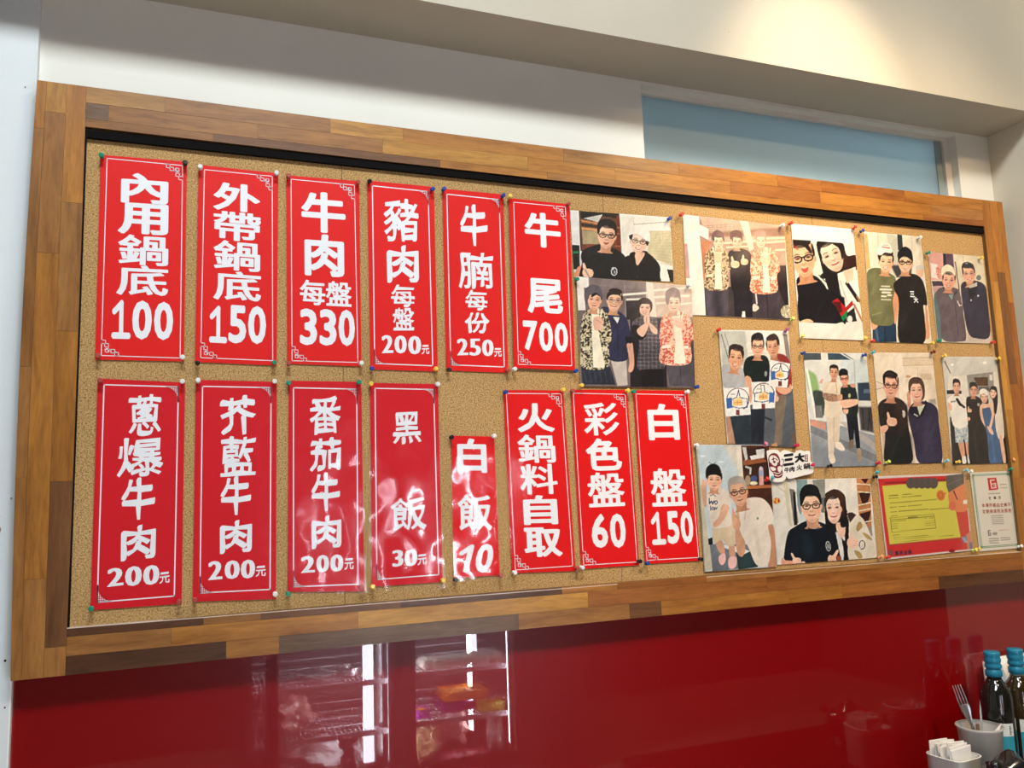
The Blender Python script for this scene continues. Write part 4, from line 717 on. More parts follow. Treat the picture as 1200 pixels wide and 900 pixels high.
def art_d(A):
    A.P([(0, 0), (700, 0), (700, 900), (0, 900)], (244, 236, 226)).P([(40, 155), (480, 185), (545, 760), (95, 745)], (242, 232, 216))
    A.S([(195, 405), (300, 370), (345, 480), (270, 500)], (232, 226, 210)).S([(250, 400), (300, 380), (290, 430), (240, 430)], (30, 30, 34)).L([(230, 410), (290, 470), (320, 460)], 7, (30, 30, 34))
    A.S([(215, 172), (330, 178), (405, 190), (430, 330), (500, 330), (490, 380), (420, 375), (400, 450), (420, 760), (330, 600), (270, 430), (240, 320)], (26, 20, 24)).S([(400, 190), (430, 270), (495, 270), (500, 360), (440, 380), (395, 300)], (54, 26, 22))
    A.P([(360, 400), (490, 350), (548, 760), (440, 760), (380, 520)], (238, 230, 218)).L([(430, 470), (510, 590)], 26, (22, 20, 26)).L([(380, 450), (430, 600)], 12, (200, 196, 186)).P([(400, 380), (475, 360), (475, 440), (430, 470)], (240, 200, 172)).L([(480, 620), (540, 740)], 14, (190, 120, 90)).L([(500, 560), (545, 650)], 10, (170, 120, 80))
    A.P([(270, 500), (410, 570), (430, 745), (300, 745)], (20, 20, 26), soft=10).P([(320, 600), (360, 575), (420, 640), (465, 590), (475, 620), (375, 715)], (176, 28, 30)).P([(380, 715), (430, 660), (440, 690), (405, 738)], (20, 130, 70)).P([(330, 600), (385, 600), (395, 670), (360, 690)], (84, 20, 24)).P([(430, 680), (480, 640), (500, 740), (430, 745)], (40, 36, 40)).E(450, 725, 18, 26, (230, 226, 220))
    A.face(318, 265, 150, 235, -24, (248, 212, 186), None, .4, lip=(206, 84, 80), shade=.2, neck=False)
    A.S([(215, 172), (300, 172), (250, 205), (240, 260), (262, 330), (250, 320), (228, 240)], (30, 22, 26)).S([(300, 172), (380, 182), (410, 215), (395, 300), (370, 220)], (30, 22, 26))
    A.S([(75, 430), (190, 410), (270, 480), (300, 560), (385, 745), (95, 745), (80, 560)], (20, 18, 26))
    A.face(115, 288, 165, 255, -10, (244, 190, 150), (22, 22, 32), .3, lip=(200, 78, 70), open_=1.1, shade=.2, gw=.06)
    A.S([(40, 155), (120, 165), (168, 215), (175, 260), (120, 205), (80, 195), (42, 220)], (40, 22, 22)).L([(50, 200), (75, 225)], 14, (190, 66, 40), soft=10, op=.7)
    A.S([(90, 745), (150, 722), (188, 745)], (246, 190, 150)); A.P([(0, 0), (700, 0), (700, 186), (480, 186), (40, 155), (0, 155)], (246, 238, 228)); A.P([(90, 745), (560, 765), (560, 900), (90, 900)], (240, 230, 218)); A.P([(0, 0), (30, 0), (92, 870), (0, 900)], (244, 236, 226))
def art_e(A):
    A.P([(0, 0), (600, 0), (600, 900), (0, 900)], (232, 222, 200)).P([(48, 60), (72, 60), (95, 310), (65, 320)], (222, 176, 116)).P([(215, 60), (300, 70), (305, 310), (255, 310)], (206, 204, 186)).P([(294, 60), (330, 64), (338, 180), (300, 180)], (52, 60, 60)).P([(440, 80), (470, 80), (500, 320), (470, 320)], (216, 206, 184)).P([(245, 290), (400, 290), (400, 380), (290, 380)], (66, 70, 72), soft=14)
    A.L([(150, 60), (155, 200)], 5, (206, 192, 166)).L([(400, 75), (410, 300)], 4, (210, 200, 180)).E(462, 340, 30, 44, (226, 186, 156)).E(460, 308, 30, 18, (200, 196, 188)).P([(435, 380), (500, 380), (500, 430), (460, 420)], (226, 222, 216))
    A.P([(110, 735), (285, 700), (290, 862), (112, 862)], (38, 60, 84)).L([(200, 745), (205, 860)], 8, (24, 40, 60)).L([(140, 770), (150, 850)], 16, (70, 96, 122), soft=14)
    A.S([(262, 500), (300, 505), (300, 640), (285, 720), (270, 700)], (222, 156, 116)).S([(100, 700), (150, 735), (130, 765), (105, 760)], (226, 166, 126))
    A.S([(70, 345), (160, 310), (240, 350), (285, 400), (262, 560), (268, 720), (170, 738), (100, 705), (82, 560)], (112, 112, 76)).L([(110, 660), (180, 640)], 8, (140, 140, 100), soft=8).L([(130, 360), (110, 500)], 20, (134, 132, 96), soft=24, op=.6)
    A.face(212, 265, 100, 148, 6, (246, 200, 162), None, .8, shade=.25); A.S([(150, 205), (165, 195), (240, 190), (260, 230), (225, 205), (185, 215), (158, 250)], (40, 30, 30)).S([(148, 205), (158, 150), (205, 122), (250, 150), (252, 200), (205, 195), (175, 215)], (246, 236, 222)).L([(185, 155), (235, 162)], 10, (206, 120, 110), soft=5).L([(190, 140), (225, 142)], 6, (206, 120, 110))
    for (x, y, x2, w_) in ((178, 446, 238, 8), (170, 470, 250, 14), (185, 492, 240, 14), (180, 520, 210, 12), (225, 512, 250, 12), (178, 545, 245, 7)): A.L([(x, y), (x2, y+2)], w_, (222, 216, 196), soft=6)
    A.S([(500, 570), (515, 600), (535, 800), (515, 840), (490, 800), (505, 700)], (228, 166, 126)); A.S([(272, 420), (350, 365), (430, 358), (490, 420), (518, 580), (488, 590), (500, 700), (490, 868), (310, 862), (305, 560), (275, 480)], (38, 34, 34))
    A.face(355, 270, 102, 140, 2, (246, 200, 166), (24, 22, 26), .8, shade=.2, open_=.5, gw=.06); A.S([(303, 255), (298, 195), (350, 152), (400, 185), (405, 255), (380, 240), (350, 222), (318, 240)], (30, 30, 36))
def art_f(A):
    A.P([(0, 0), (700, 0), (700, 900), (0, 900)], (214, 200, 178)).P([(30, 40), (160, 50), (165, 290), (50, 290)], (214, 160, 150)).P([(158, 50), (250, 58), (262, 210), (165, 200)], (86, 60, 84)).P([(160, 55), (185, 55), (190, 150), (168, 150)], (30, 26, 36)).P([(262, 60), (510, 85), (560, 330), (300, 330)], (222, 212, 186)).P([(50, 140), (110, 150), (120, 280), (60, 270)], (226, 216, 210)).S([(100, 175), (140, 200), (145, 260), (110, 270)], (190, 96, 80), pat=(brocade(.3), (220, 170, 150)))
    A.P([(60, 300), (165, 300), (165, 345), (70, 345)], (66, 48, 70)).P([(65, 345), (170, 345), (130, 430), (80, 440)], (196, 160, 160)).L([(270, 130), (305, 380)], 10, (90, 80, 84)).L([(340, 80), (345, 140)], 4, (180, 170, 150)).E(480, 270, 22, 24, (110, 120, 110))
    A.P([(385, 770), (590, 780), (592, 845), (390, 840)], (206, 192, 182)).P([(330, 800), (372, 790), (368, 842), (330, 840)], (214, 204, 194))
    A.S([(80, 430), (130, 400), (160, 600), (150, 830), (118, 830), (90, 600)], (92, 114, 118)); A.S([(105, 400), (180, 355), (290, 370), (320, 440), (345, 600), (368, 800), (330, 840), (160, 825), (140, 640)], (98, 84, 92)).L([(262, 460), (300, 800)], 4, (60, 50, 60)).L([(165, 360), (235, 450), (280, 400)], 18, (56, 56, 64), soft=8).P([(205, 420), (255, 420), (240, 470)], (130, 150, 146)).L([(290, 480), (310, 525)], 7, (226, 216, 206)).L([(305, 515), (328, 518)], 7, (226, 206, 190)).L([(200, 680), (220, 760)], 20, (118, 104, 112), soft=30, op=.7)
    A.face(213, 292, 110, 160, 4, (232, 178, 152), None, .9, shade=.3); A.S([(150, 250), (150, 190), (200, 152), (255, 185), (268, 255), (235, 222), (190, 215)], (240, 226, 200)).L([(155, 252), (200, 215), (262, 250)], 7, (170, 150, 130))
    A.S([(320, 350), (380, 300), (470, 300), (540, 350), (570, 500), (578, 790), (460, 812), (390, 770), (350, 600)], (48, 44, 66)).S([(385, 355), (465, 350), (450, 420), (410, 470)], (24, 22, 34)).L([(440, 410), (560, 490)], 6, (30, 28, 46), soft=8).L([(400, 560), (420, 780)], 12, (66, 60, 84), soft=16, op=.7).E(412, 472, 6, 8, (230, 226, 220)).E(475, 432, 7, 9, (220, 216, 214))
    A.face(392, 235, 105, 165, -6, (236, 184, 156), (170, 130, 130), .9, shade=.3, gw=.03); A.P([(385, 345), (465, 310), (465, 345), (400, 365)], (190, 184, 176)); A.S([(328, 200), (335, 145), (380, 130), (425, 150), (438, 200), (390, 175), (345, 180)], (44, 44, 50)).L([(360, 145), (385, 140)], 6, (170, 170, 176))
def art_g(A):
    A.P([(0, 0), (640, 0), (640, 900), (0, 900)], (222, 218, 208)).P([(25, 40), (215, 38), (240, 270), (60, 330)], (196, 196, 186)).L([(45, 60), (105, 270)], 6, (110, 110, 104)).L([(70, 55), (125, 230)], 4, (130, 130, 124)).P([(225, 36), (500, 36), (500, 200), (240, 200)], (232, 228, 218)).P([(490, 60), (520, 60), (555, 300), (520, 260)], (140, 130, 122)).L([(240, 193), (380, 196)], 3, (140, 136, 130)).L([(30, 25), (500, 32)], 12, (240, 238, 232))
    A.P([(80, 640), (570, 450), (600, 880), (100, 855)], (92, 98, 106)).P([(75, 650), (115, 650), (145, 855), (95, 855)], (196, 150, 124)).P([(105, 640), (250, 640), (265, 850), (150, 852)], (42, 56, 64), soft=8).P([(250, 600), (360, 600), (350, 855), (262, 850)], (34, 40, 52), soft=8).P([(415, 500), (520, 500), (490, 700), (480, 860), (425, 850), (440, 700)], (126, 112, 98)).S([(410, 855), (445, 845), (445, 878), (412, 875)], (190, 140, 100)).P([(540, 780), (585, 770), (590, 870), (570, 870)], (110, 92, 84)).L([(360, 660), (405, 680)], 14, (40, 44, 54), soft=8)
    A.S([(48, 300), (110, 275), (190, 300), (215, 350), (220, 440), (70, 445)], (150, 150, 152), pat=(weave(.8), (206, 206, 208)))
    A.face(150, 228, 100, 165, 8, (228, 176, 140), None, 1.0, shade=.35); A.S([(98, 200), (105, 145), (150, 130), (200, 165), (200, 230), (180, 180), (150, 165), (115, 175), (105, 235)], (52, 42, 40))
    A.S([(205, 290), (230, 230), (300, 210), (370, 220), (395, 290), (385, 400), (240, 400), (210, 350)], (22, 34, 34)); A.S([(215, 370), (260, 380), (270, 500), (250, 560), (235, 480)], (222, 168, 134)).E(366, 345, 10, 20, (150, 160, 156))
    A.face(308, 148, 86, 140, 2, (226, 178, 150), (50, 48, 56), .5, shade=.3, gw=.045); A.S([(262, 125), (265, 70), (310, 46), (345, 65), (350, 125), (335, 95), (290, 92)], (36, 34, 38))
    A.S([(400, 240), (460, 200), (520, 225), (548, 300), (552, 440), (500, 490), (440, 480)], (150, 52, 50)); A.face(415, 150, 82, 145, -8, (222, 168, 136), None, .1, shade=.35); A.S([(375, 110), (385, 70), (430, 55), (460, 90), (465, 145), (445, 105), (400, 95)], (56, 44, 42))
    A.S([(445, 430), (520, 450), (545, 420), (550, 470), (500, 495), (450, 470)], (226, 172, 140)).S([(430, 490), (460, 520), (450, 545), (430, 540)], (230, 182, 152)).S([(70, 570), (100, 600), (85, 620)], (220, 170, 140))
    for (q, cx, cy, r, bl) in (([(62, 450), (243, 443), (258, 640), (80, 655)], 165, 530, 80, -1), ([(262, 405), (440, 402), (432, 592), (272, 600)], 350, 490, 76, 1), ([(400, 245), (542, 272), (520, 448), (388, 432)], 470, 335, 66, -1)):
        A.P(q, (240, 238, 234)); A.ring(cx, cy, r, r, 6, (124, 56, 60), a0=180, a1=360); A.ring(cx, cy, r, r, 6, (60, 64, 96), a0=-20, a1=60); A.P([(cx-14, cy+r-4), (cx+12, cy+r-4), (cx+12, cy+r+34), (cx-14, cy+r+34)], (130, 52, 56))
        f = bl; A.P([(cx+f*r*1.05, cy-.1*r), (cx+f*r*.55, cy-.15*r), (cx+f*r*.5, cy+.75*r), (cx+f*r*1.0, cy+.85*r)], (66, 108, 176)); A.L([(cx+f*.5*r, cy), (cx+f*.1*r, cy-.2*r), (cx+.05*r, cy-.8*r), (cx-.15*r*f-8, cy-.85*r), (cx-f*.2*r, cy-.15*r), (cx-f*.85*r, cy-.05*r), (cx-f*.85*r, cy+.7*r), (cx-f*.1*r, cy+.8*r), (cx+f*.5*r, cy+.65*r)], 6, (40, 44, 84))
        A.P([(cx-.45*r, cy+.05*r), (cx+.4*r, cy+.0*r), (cx+.42*r, cy+.55*r), (cx-.42*r, cy+.6*r)], (242, 196, 120)); A.P([(cx-.2*r, cy-.15*r), (cx+.2*r, cy-.2*r), (cx+.15*r, cy+.1*r), (cx-.2*r, cy+.1*r)], (244, 206, 140)); A.L([(cx-.4*r, cy+.3*r), (cx+.35*r, cy+.28*r)], 4, (200, 110, 60)); A.L([(cx-.05*r, cy+.1*r), (cx-.05*r, cy+.5*r)], 4, (200, 110, 60)); A.L([(cx-.62*r, cy-.45*r), (cx-.3*r, cy-.45*r)], 8, (150, 150, 156), op=.7)
def art_h(A):
    A.P([(0, 0), (640, 0), (640, 900), (0, 900)], (222, 222, 216)).P([(25, 35), (160, 35), (160, 85), (30, 88)], (76, 86, 92)).P([(205, 35), (330, 40), (400, 85), (210, 85)], (60, 80, 92)).L([(290, 30), (400, 95), (490, 80)], 8, (220, 224, 226)).P([(155, 35), (205, 35), (215, 470), (190, 500), (165, 220)], (226, 222, 212)).P([(300, 90), (520, 80), (540, 380), (320, 380)], (204, 214, 214)).L([(400, 95), (410, 380)], 10, (180, 190, 192))
    A.S([(50, 170), (120, 200), (140, 330), (75, 330)], (140, 176, 110), soft=20).S([(95, 320), (170, 320), (190, 400), (170, 500), (110, 440)], (62, 72, 66), soft=14).P([(45, 150), (60, 150), (130, 510), (110, 520)], (236, 236, 232)).P([(160, 225), (175, 225), (165, 260), (140, 255)], (226, 170, 160)).P([(110, 420), (160, 420), (170, 510), (120, 510)], (120, 122, 120))
    A.P([(425, 255), (520, 250), (525, 385), (430, 385)], (48, 64, 82), soft=10).P([(470, 300), (520, 300), (522, 330), (470, 330)], (90, 110, 130)).P([(430, 385), (525, 390), (530, 430), (440, 425)], (220, 220, 214)).P([(430, 430), (535, 430), (545, 620), (450, 600)], (70, 68, 70), soft=18).L([(520, 440), (500, 600)], 6, (30, 30, 34)).L([(460, 440), (470, 590)], 6, (30, 30, 34)).L([(500, 440), (530, 590)], 5, (30, 30, 34))
    A.P([(75, 520), (200, 540), (560, 640), (572, 865), (95, 875)], (150, 156, 162)).P([(75, 520), (190, 545), (190, 600), (80, 565)], (206, 150, 128)).P([(290, 540), (340, 540), (560, 700), (560, 760)], (190, 176, 170), op=.7)
    for k in range(6): A.L([(80, 568+k*9), (570, 790+k*10)], 3.5, (70, 66, 68), soft=3)
    A.P([(95, 700), (570, 830), (572, 880), (95, 880)], (132, 140, 148), soft=40, op=.6)
    A.P([(195, 480), (300, 480), (290, 680), (255, 700), (250, 800), (212, 800), (205, 620)], (222, 206, 184)); A.S([(215, 780), (250, 780), (262, 830), (235, 845), (217, 815)], (236, 224, 206)).S([(265, 690), (300, 690), (332, 740), (310, 752), (262, 725)], (238, 226, 208)).L([(252, 500), (250, 680)], 6, (196, 176, 152))
    A.S([(165, 280), (200, 245), (280, 245), (308, 300), (300, 400), (305, 490), (190, 500), (185, 400)], (228, 212, 190)).L([(268, 260), (275, 330)], 5, (190, 150, 90)).S([(170, 330), (215, 330), (300, 350), (305, 380), (230, 392), (180, 370)], (198, 156, 130), pat=(brocade(.25), (150, 116, 100)))
    A.face(252, 178, 58, 100, 2, (220, 170, 138), None, .4, shade=.35); A.S([(220, 165), (222, 130), (250, 120), (280, 135), (282, 165), (265, 143), (235, 143)], (44, 38, 36))
    A.P([(335, 440), (420, 440), (445, 730), (415, 735), (400, 600), (395, 680), (365, 680), (350, 560)], (26, 30, 40)).S([(365, 680), (395, 672), (390, 725), (360, 732)], (130, 110, 92)).S([(418, 745), (450, 745), (452, 820), (430, 832)], (170, 150, 124))
    A.S([(300, 300), (340, 270), (400, 275), (425, 370), (420, 490), (330, 480), (310, 420)], (30, 40, 40)).E(365, 348, 9, 16, (180, 180, 140)).S([(300, 385), (420, 375), (425, 410), (340, 440), (310, 430)], (236, 190, 162)).S([(275, 345), (310, 340), (312, 375), (285, 380)], (214, 166, 136)).S([(320, 450), (355, 450), (352, 480), (325, 475)], (232, 180, 150)).S([(370, 260), (410, 265), (400, 290), (375, 280)], (210, 160, 130))
    A.face(328, 225, 58, 86, -6, (226, 172, 146), (120, 50, 50), .3, shade=.3, gw=.05); A.S([(290, 205), (290, 165), (320, 148), (352, 165), (352, 200), (325, 195)], (22, 24, 28))
def art_i(A):
    A.P([(0, 0), (640, 0), (640, 900), (0, 900)], (230, 214, 192)).P([(190, 40), (250, 40), (290, 300), (240, 400)], (238, 224, 206)).P([(255, 70), (480, 60), (485, 130), (262, 130)], (222, 202, 176)).L([(255, 75), (475, 68)], 4, (190, 166, 138)).L([(262, 130), (490, 122)], 4, (190, 166, 138)).P([(55, 60), (190, 60), (200, 170), (60, 170)], (234, 220, 200)).L([(45, 240), (120, 270)], 4, (150, 130, 110)).L([(45, 310), (110, 295)], 4, (150, 130, 110)).L([(370, 140), (372, 220)], 4, (200, 180, 152)).P([(390, 190), (470, 190), (475, 235), (395, 235)], (214, 190, 160))
    A.S([(290, 340), (310, 330), (320, 430), (300, 430)], (206, 150, 124)).E(300, 210, 20, 8, (200, 160, 100)).P([(100, 640), (130, 650), (130, 850), (118, 850)], (226, 200, 180)).P([(290, 560), (335, 640), (375, 850), (325, 850)], (236, 218, 200)).P([(450, 385), (500, 375), (510, 420), (470, 410)], (170, 160, 150), soft=10)
    A.S([(75, 430), (130, 375), (220, 368), (290, 430), (298, 560), (322, 700), (322, 852), (132, 852), (128, 640), (85, 560)], (44, 38, 36)).P([(200, 380), (290, 430), (296, 560), (230, 600)], (66, 48, 44), soft=50, op=.7).P([(140, 650), (320, 650), (322, 852), (135, 852)], (26, 36, 38), soft=70, op=.7).E(268, 490, 11, 26, (206, 196, 186)).E(262, 470, 6, 8, (226, 216, 206))
    A.face(172, 278, 102, 180, 2, (232, 180, 156), (70, 24, 34), .2, shade=.3, open_=.5, lip=(160, 76, 70), gw=.06); A.S([(115, 265), (112, 200), (150, 165), (200, 180), (215, 250), (195, 222), (140, 212), (125, 240)], (36, 28, 32)).L([(130, 185), (190, 195)], 10, (80, 64, 64), soft=8, op=.6)
    A.S([(92, 590), (140, 570), (150, 600), (105, 640)], (232, 182, 154)); A.thumb(178, 545, 34, (238, 190, 164), lean=-10)
    A.S([(300, 470), (350, 405), (430, 395), (510, 440), (530, 560), (548, 850), (380, 850), (340, 680), (310, 560)], (58, 54, 78)).S([(300, 470), (350, 405), (390, 510), (360, 520)], (36, 32, 44)).S([(425, 390), (440, 420), (400, 510), (395, 470)], (36, 32, 44)).P([(360, 410), (425, 420), (385, 500)], (206, 212, 190)).L([(345, 490), (370, 505)], 8, (200, 200, 200))
    A.L([(440, 560), (450, 840)], 30, (76, 70, 92), soft=50, op=.6); A.S([(302, 300), (310, 235), (360, 215), (410, 250), (422, 330), (400, 390), (330, 350), (310, 340)], (78, 58, 52))
    A.face(362, 312, 98, 165, -4, (232, 188, 164), (214, 180, 160), .5, shade=.3, gw=.02); A.S([(302, 300), (308, 240), (360, 215), (410, 245), (424, 330), (412, 375), (395, 280), (350, 250), (320, 290), (314, 330)], (84, 62, 54))
def art_j(A):
    A.P([(0, 0), (640, 0), (640, 900), (0, 900)], (206, 202, 192)).P([(25, 40), (455, 40), (430, 170), (215, 180), (80, 190)], (208, 206, 198)).E(103, 100, 12, 9, (255, 252, 240), soft=6).E(352, 85, 14, 10, (255, 252, 240), soft=6).L([(45, 75), (90, 165)], 9, (120, 114, 106)).P([(75, 190), (210, 182), (228, 340), (70, 330)], (226, 220, 208)).P([(215, 180), (415, 155), (425, 300), (235, 340)], (150, 146, 138)).P([(268, 198), (375, 195), (378, 262), (300, 262)], (92, 66, 44))
    for k in range(4): A.L([(272, 208+k*14), (375, 206+k*14)], 3, (60, 42, 28))
    A.P([(305, 268), (385, 268), (390, 300), (305, 300)], (96, 96, 96)).P([(60, 295), (120, 292), (175, 300), (175, 325), (65, 325)], (40, 38, 38)).P([(415, 155), (455, 150), (495, 470), (440, 470)], (226, 220, 210)).P([(388, 176), (410, 176), (412, 220), (390, 220)], (230, 226, 220)).P([(85, 500), (520, 480), (545, 870), (105, 870)], (44, 40, 38))
    # four people
    A.S([(150, 690), (190, 690), (200, 810), (178, 810)], (222, 164, 134)).S([(205, 690), (240, 690), (240, 800), (220, 800)], (222, 164, 134)).S([(182, 805), (205, 800), (210, 852), (182, 852)], (236, 230, 222)).S([(222, 795), (245, 790), (250, 848), (224, 850)], (236, 230, 222))
    A.P([(120, 570), (222, 565), (240, 690), (205, 700), (190, 660), (182, 700), (130, 695)], (150, 170, 184), pat=(brocade(.2), (206, 206, 200)))
    A.S([(70, 370), (110, 330), (170, 325), (215, 370), (222, 560), (120, 575), (85, 440)], (238, 232, 222)).L([(95, 385), (125, 380)], 12, (150, 146, 140)).L([(140, 365), (165, 405)], 22, (30, 28, 28)).L([(170, 405), (195, 425)], 18, (30, 28, 28)).S([(72, 390), (100, 410), (98, 450), (78, 440)], (226, 174, 146))
    A.face(137, 268, 52, 100, 0, (228, 178, 150), None, .8, shade=.25); A.S([(110, 250), (112, 212), (140, 208), (163, 235), (162, 258), (140, 228)], (36, 30, 30))
    A.S([(210, 370), (250, 342), (300, 345), (332, 390), (335, 520), (360, 700), (350, 855), (240, 855), (225, 560)], (40, 36, 34)).E(304, 405, 9, 12, (190, 180, 166)).L([(270, 600), (300, 840)], 14, (58, 52, 48), soft=20)
    A.face(267, 293, 54, 96, 2, (226, 172, 146), (160, 130, 120), .4, shade=.3, gw=.03); A.S([(238, 280), (238, 240), (265, 232), (292, 250), (294, 278), (268, 262)], (34, 30, 32)); A.thumb(236, 450, 15, (236, 186, 158)).E(230, 515, 12, 14, (230, 178, 150))
    A.S([(315, 420), (345, 410), (350, 520), (385, 590), (375, 600), (325, 520)], (236, 190, 164)); A.S([(332, 435), (395, 420), (430, 520), (470, 700), (480, 855), (395, 855), (370, 640)], (72, 104, 148)).L([(400, 600), (430, 840)], 12, (96, 130, 172), soft=16).S([(385, 400), (420, 400), (425, 480), (400, 590), (385, 580), (405, 480)], (240, 198, 172)).S([(370, 570), (405, 590), (420, 635), (390, 620)], (238, 192, 164)).P([(335, 400), (395, 395), (395, 425), (335, 435)], (238, 194, 168))
    A.S([(322, 330), (360, 320), (380, 370), (375, 400), (330, 385)], (90, 56, 46)); A.face(348, 350, 48, 80, -4, (244, 200, 176), None, .9, shade=.2, neck=False); A.S([(315, 325), (316, 295), (345, 283), (372, 300), (373, 335), (345, 322)], (236, 228, 218))
    A.S([(440, 370), (480, 350), (490, 480), (500, 655), (455, 660), (430, 520)], (232, 222, 206)).S([(465, 660), (490, 660), (515, 850), (495, 850)], (236, 190, 164)); A.S([(390, 290), (415, 265), (445, 290), (452, 380), (440, 470), (425, 470), (415, 380), (392, 340)], (30, 24, 26)); A.face(417, 312, 48, 84, 6, (242, 200, 174), None, .6, shade=.2, neck=False); A.S([(390, 300), (405, 268), (440, 275), (450, 330), (432, 300), (405, 290)], (30, 24, 26))
def art_k(A):
    A.P([(0, 0), (640, 0), (640, 900), (0, 900)], (206, 216, 220)).P([(20, 40), (290, 40), (330, 480), (300, 700), (120, 700), (60, 300)], (196, 210, 216)).E(66, 110, 14, 4, (250, 250, 250), soft=8).E(185, 148, 14, 4, (250, 250, 250), soft=8).P([(200, 38), (300, 38), (335, 260), (250, 120)], (214, 206, 190), soft=30).P([(285, 40), (318, 40), (330, 250), (300, 250)], (228, 220, 204))
    A.P([(318, 40), (560, 40), (560, 500), (350, 500)], (88, 48, 30)).P([(345, 60), (470, 50), (475, 110), (370, 140)], (60, 40, 32)).P([(330, 140), (455, 118), (490, 145), (335, 172)], (160, 92, 56)).P([(335, 175), (490, 150), (505, 300), (350, 310)], (58, 34, 26)).P([(350, 305), (515, 298), (515, 318), (355, 326)], (176, 106, 64)).P([(362, 325), (520, 320), (525, 460), (380, 400)], (70, 36, 24)).P([(490, 60), (560, 60), (560, 300), (505, 300)], (96, 44, 28))
    A.P([(325, 50), (350, 50), (362, 130), (345, 140)], (206, 204, 198)).P([(375, 110), (470, 90), (470, 120), (385, 135)], (232, 230, 224)).P([(415, 68), (470, 60), (472, 95), (420, 100)], (222, 220, 214)).P([(435, 190), (462, 185), (468, 300), (438, 302)], (222, 170, 160)).P([(434, 205), (464, 202), (465, 240), (436, 242)], (150, 160, 190)).E(448, 188, 9, 10, (190, 200, 220)).E(402, 258, 22, 20, (70, 84, 130)).E(400, 288, 26, 12, (226, 220, 190)).E(362, 270, 18, 34, (160, 140, 110)).L([(350, 180), (380, 190), (378, 225)], 12, (190, 190, 186)).L([(470, 270), (510, 262)], 10, (200, 60, 50))
    A.P([(10, 40), (25, 38), (55, 300), (130, 850), (75, 872)], (206, 198, 176)).P([(18, 40), (40, 200), (62, 560), (80, 872), (60, 872)], (150, 138, 116))
    A.P([(110, 690), (380, 690), (420, 840), (130, 870)], (120, 126, 134)).P([(285, 740), (400, 720), (430, 840), (300, 860)], (44, 64, 66)).P([(100, 655), (130, 645), (132, 690), (105, 696)], (26, 30, 32)).P([(170, 700), (230, 690), (380, 735), (330, 760)], (226, 226, 226)).P([(125, 700), (240, 860), (130, 870)], (110, 116, 126))
    A.S([(55, 300), (85, 300), (90, 430), (70, 432)], (214, 166, 140)).S([(60, 280), (66, 262), (92, 292), (82, 330), (60, 325)], (222, 172, 146)).L([(66, 268), (68, 300)], 5, (232, 184, 156)).L([(80, 265), (78, 300)], 5, (232, 184, 156)).L([(90, 292), (80, 310)], 5, (232, 184, 156))
    A.S([(150, 680), (190, 665), (212, 745), (180, 750)], (212, 160, 132)).S([(238, 690), (272, 685), (275, 780), (245, 780)], (212, 160, 132)).S([(172, 770), (210, 750), (215, 800), (195, 828), (174, 812)], (238, 190, 184)).S([(238, 780), (285, 775), (286, 830), (262, 852), (236, 842)], (242, 196, 188))
    A.S([(130, 580), (200, 560), (262, 570), (275, 690), (225, 700), (190, 660), (140, 682)], (214, 194, 164)); A.S([(95, 350), (150, 320), (200, 325), (245, 370), (248, 440), (235, 450), (252, 560), (130, 580), (105, 480)], (224, 212, 196)); A.L([(108, 388), (110, 425), (122, 405), (130, 428), (138, 405)], 7, (40, 62, 96)); A.ring(152, 415, 8, 11, 6, (40, 62, 96)); A.L([(116, 440), (118, 468)], 6, (40, 62, 96)); A.ring(132, 455, 7, 9, 5, (40, 62, 96)); A.L([(144, 466), (147, 446), (153, 462), (160, 446)], 5, (40, 62, 96)); A.L([(112, 372), (135, 362), (150, 376)], 5, (60, 84, 116)); A.S([(195, 430), (238, 440), (225, 490), (180, 560), (140, 578), (135, 550), (170, 510)], (220, 172, 144))
    A.face(142, 265, 92, 130, 2, (236, 188, 162), None, .1, shade=.2, lip=(190, 96, 90)); A.S([(85, 255), (88, 190), (130, 160), (175, 180), (190, 255), (178, 245), (140, 232), (98, 242)], (20, 18, 22)).L([(130, 165), (105, 150)], 3, (30, 26, 28)).L([(135, 165), (150, 150)], 3, (30, 26, 28))
    A.S([(280, 590), (330, 600), (345, 720), (325, 772), (290, 740)], (206, 156, 124)); A.S([(490, 560), (535, 580), (550, 780), (545, 842), (495, 842), (515, 700)], (200, 146, 112))
    A.S([(310, 420), (370, 385), (460, 390), (520, 460), (530, 550), (495, 570), (515, 680), (495, 820), (420, 826), (370, 720), (310, 600), (300, 480)], (232, 220, 206)).L([(355, 410), (340, 530)], 5, (200, 186, 168)).E(427, 520, 6, 9, (90, 140, 130)).L([(410, 600), (440, 760)], 18, (212, 198, 182), soft=26, op=.7)
    A.S([(258, 520), (262, 450), (285, 500), (284, 440), (298, 442), (308, 520), (315, 570), (285, 600), (262, 570)], (216, 166, 134)).L([(280, 500), (300, 520)], 4, (170, 120, 96))
    A.face(300, 345, 112, 180, -12, (222, 174, 142), (40, 34, 38), .2, shade=.35, lip=(166, 96, 82), gw=.05, hairc=(160, 152, 144)); A.S([(235, 330), (232, 280), (270, 245), (330, 252), (352, 310), (345, 330), (322, 285), (265, 285), (245, 320)], (172, 164, 156))
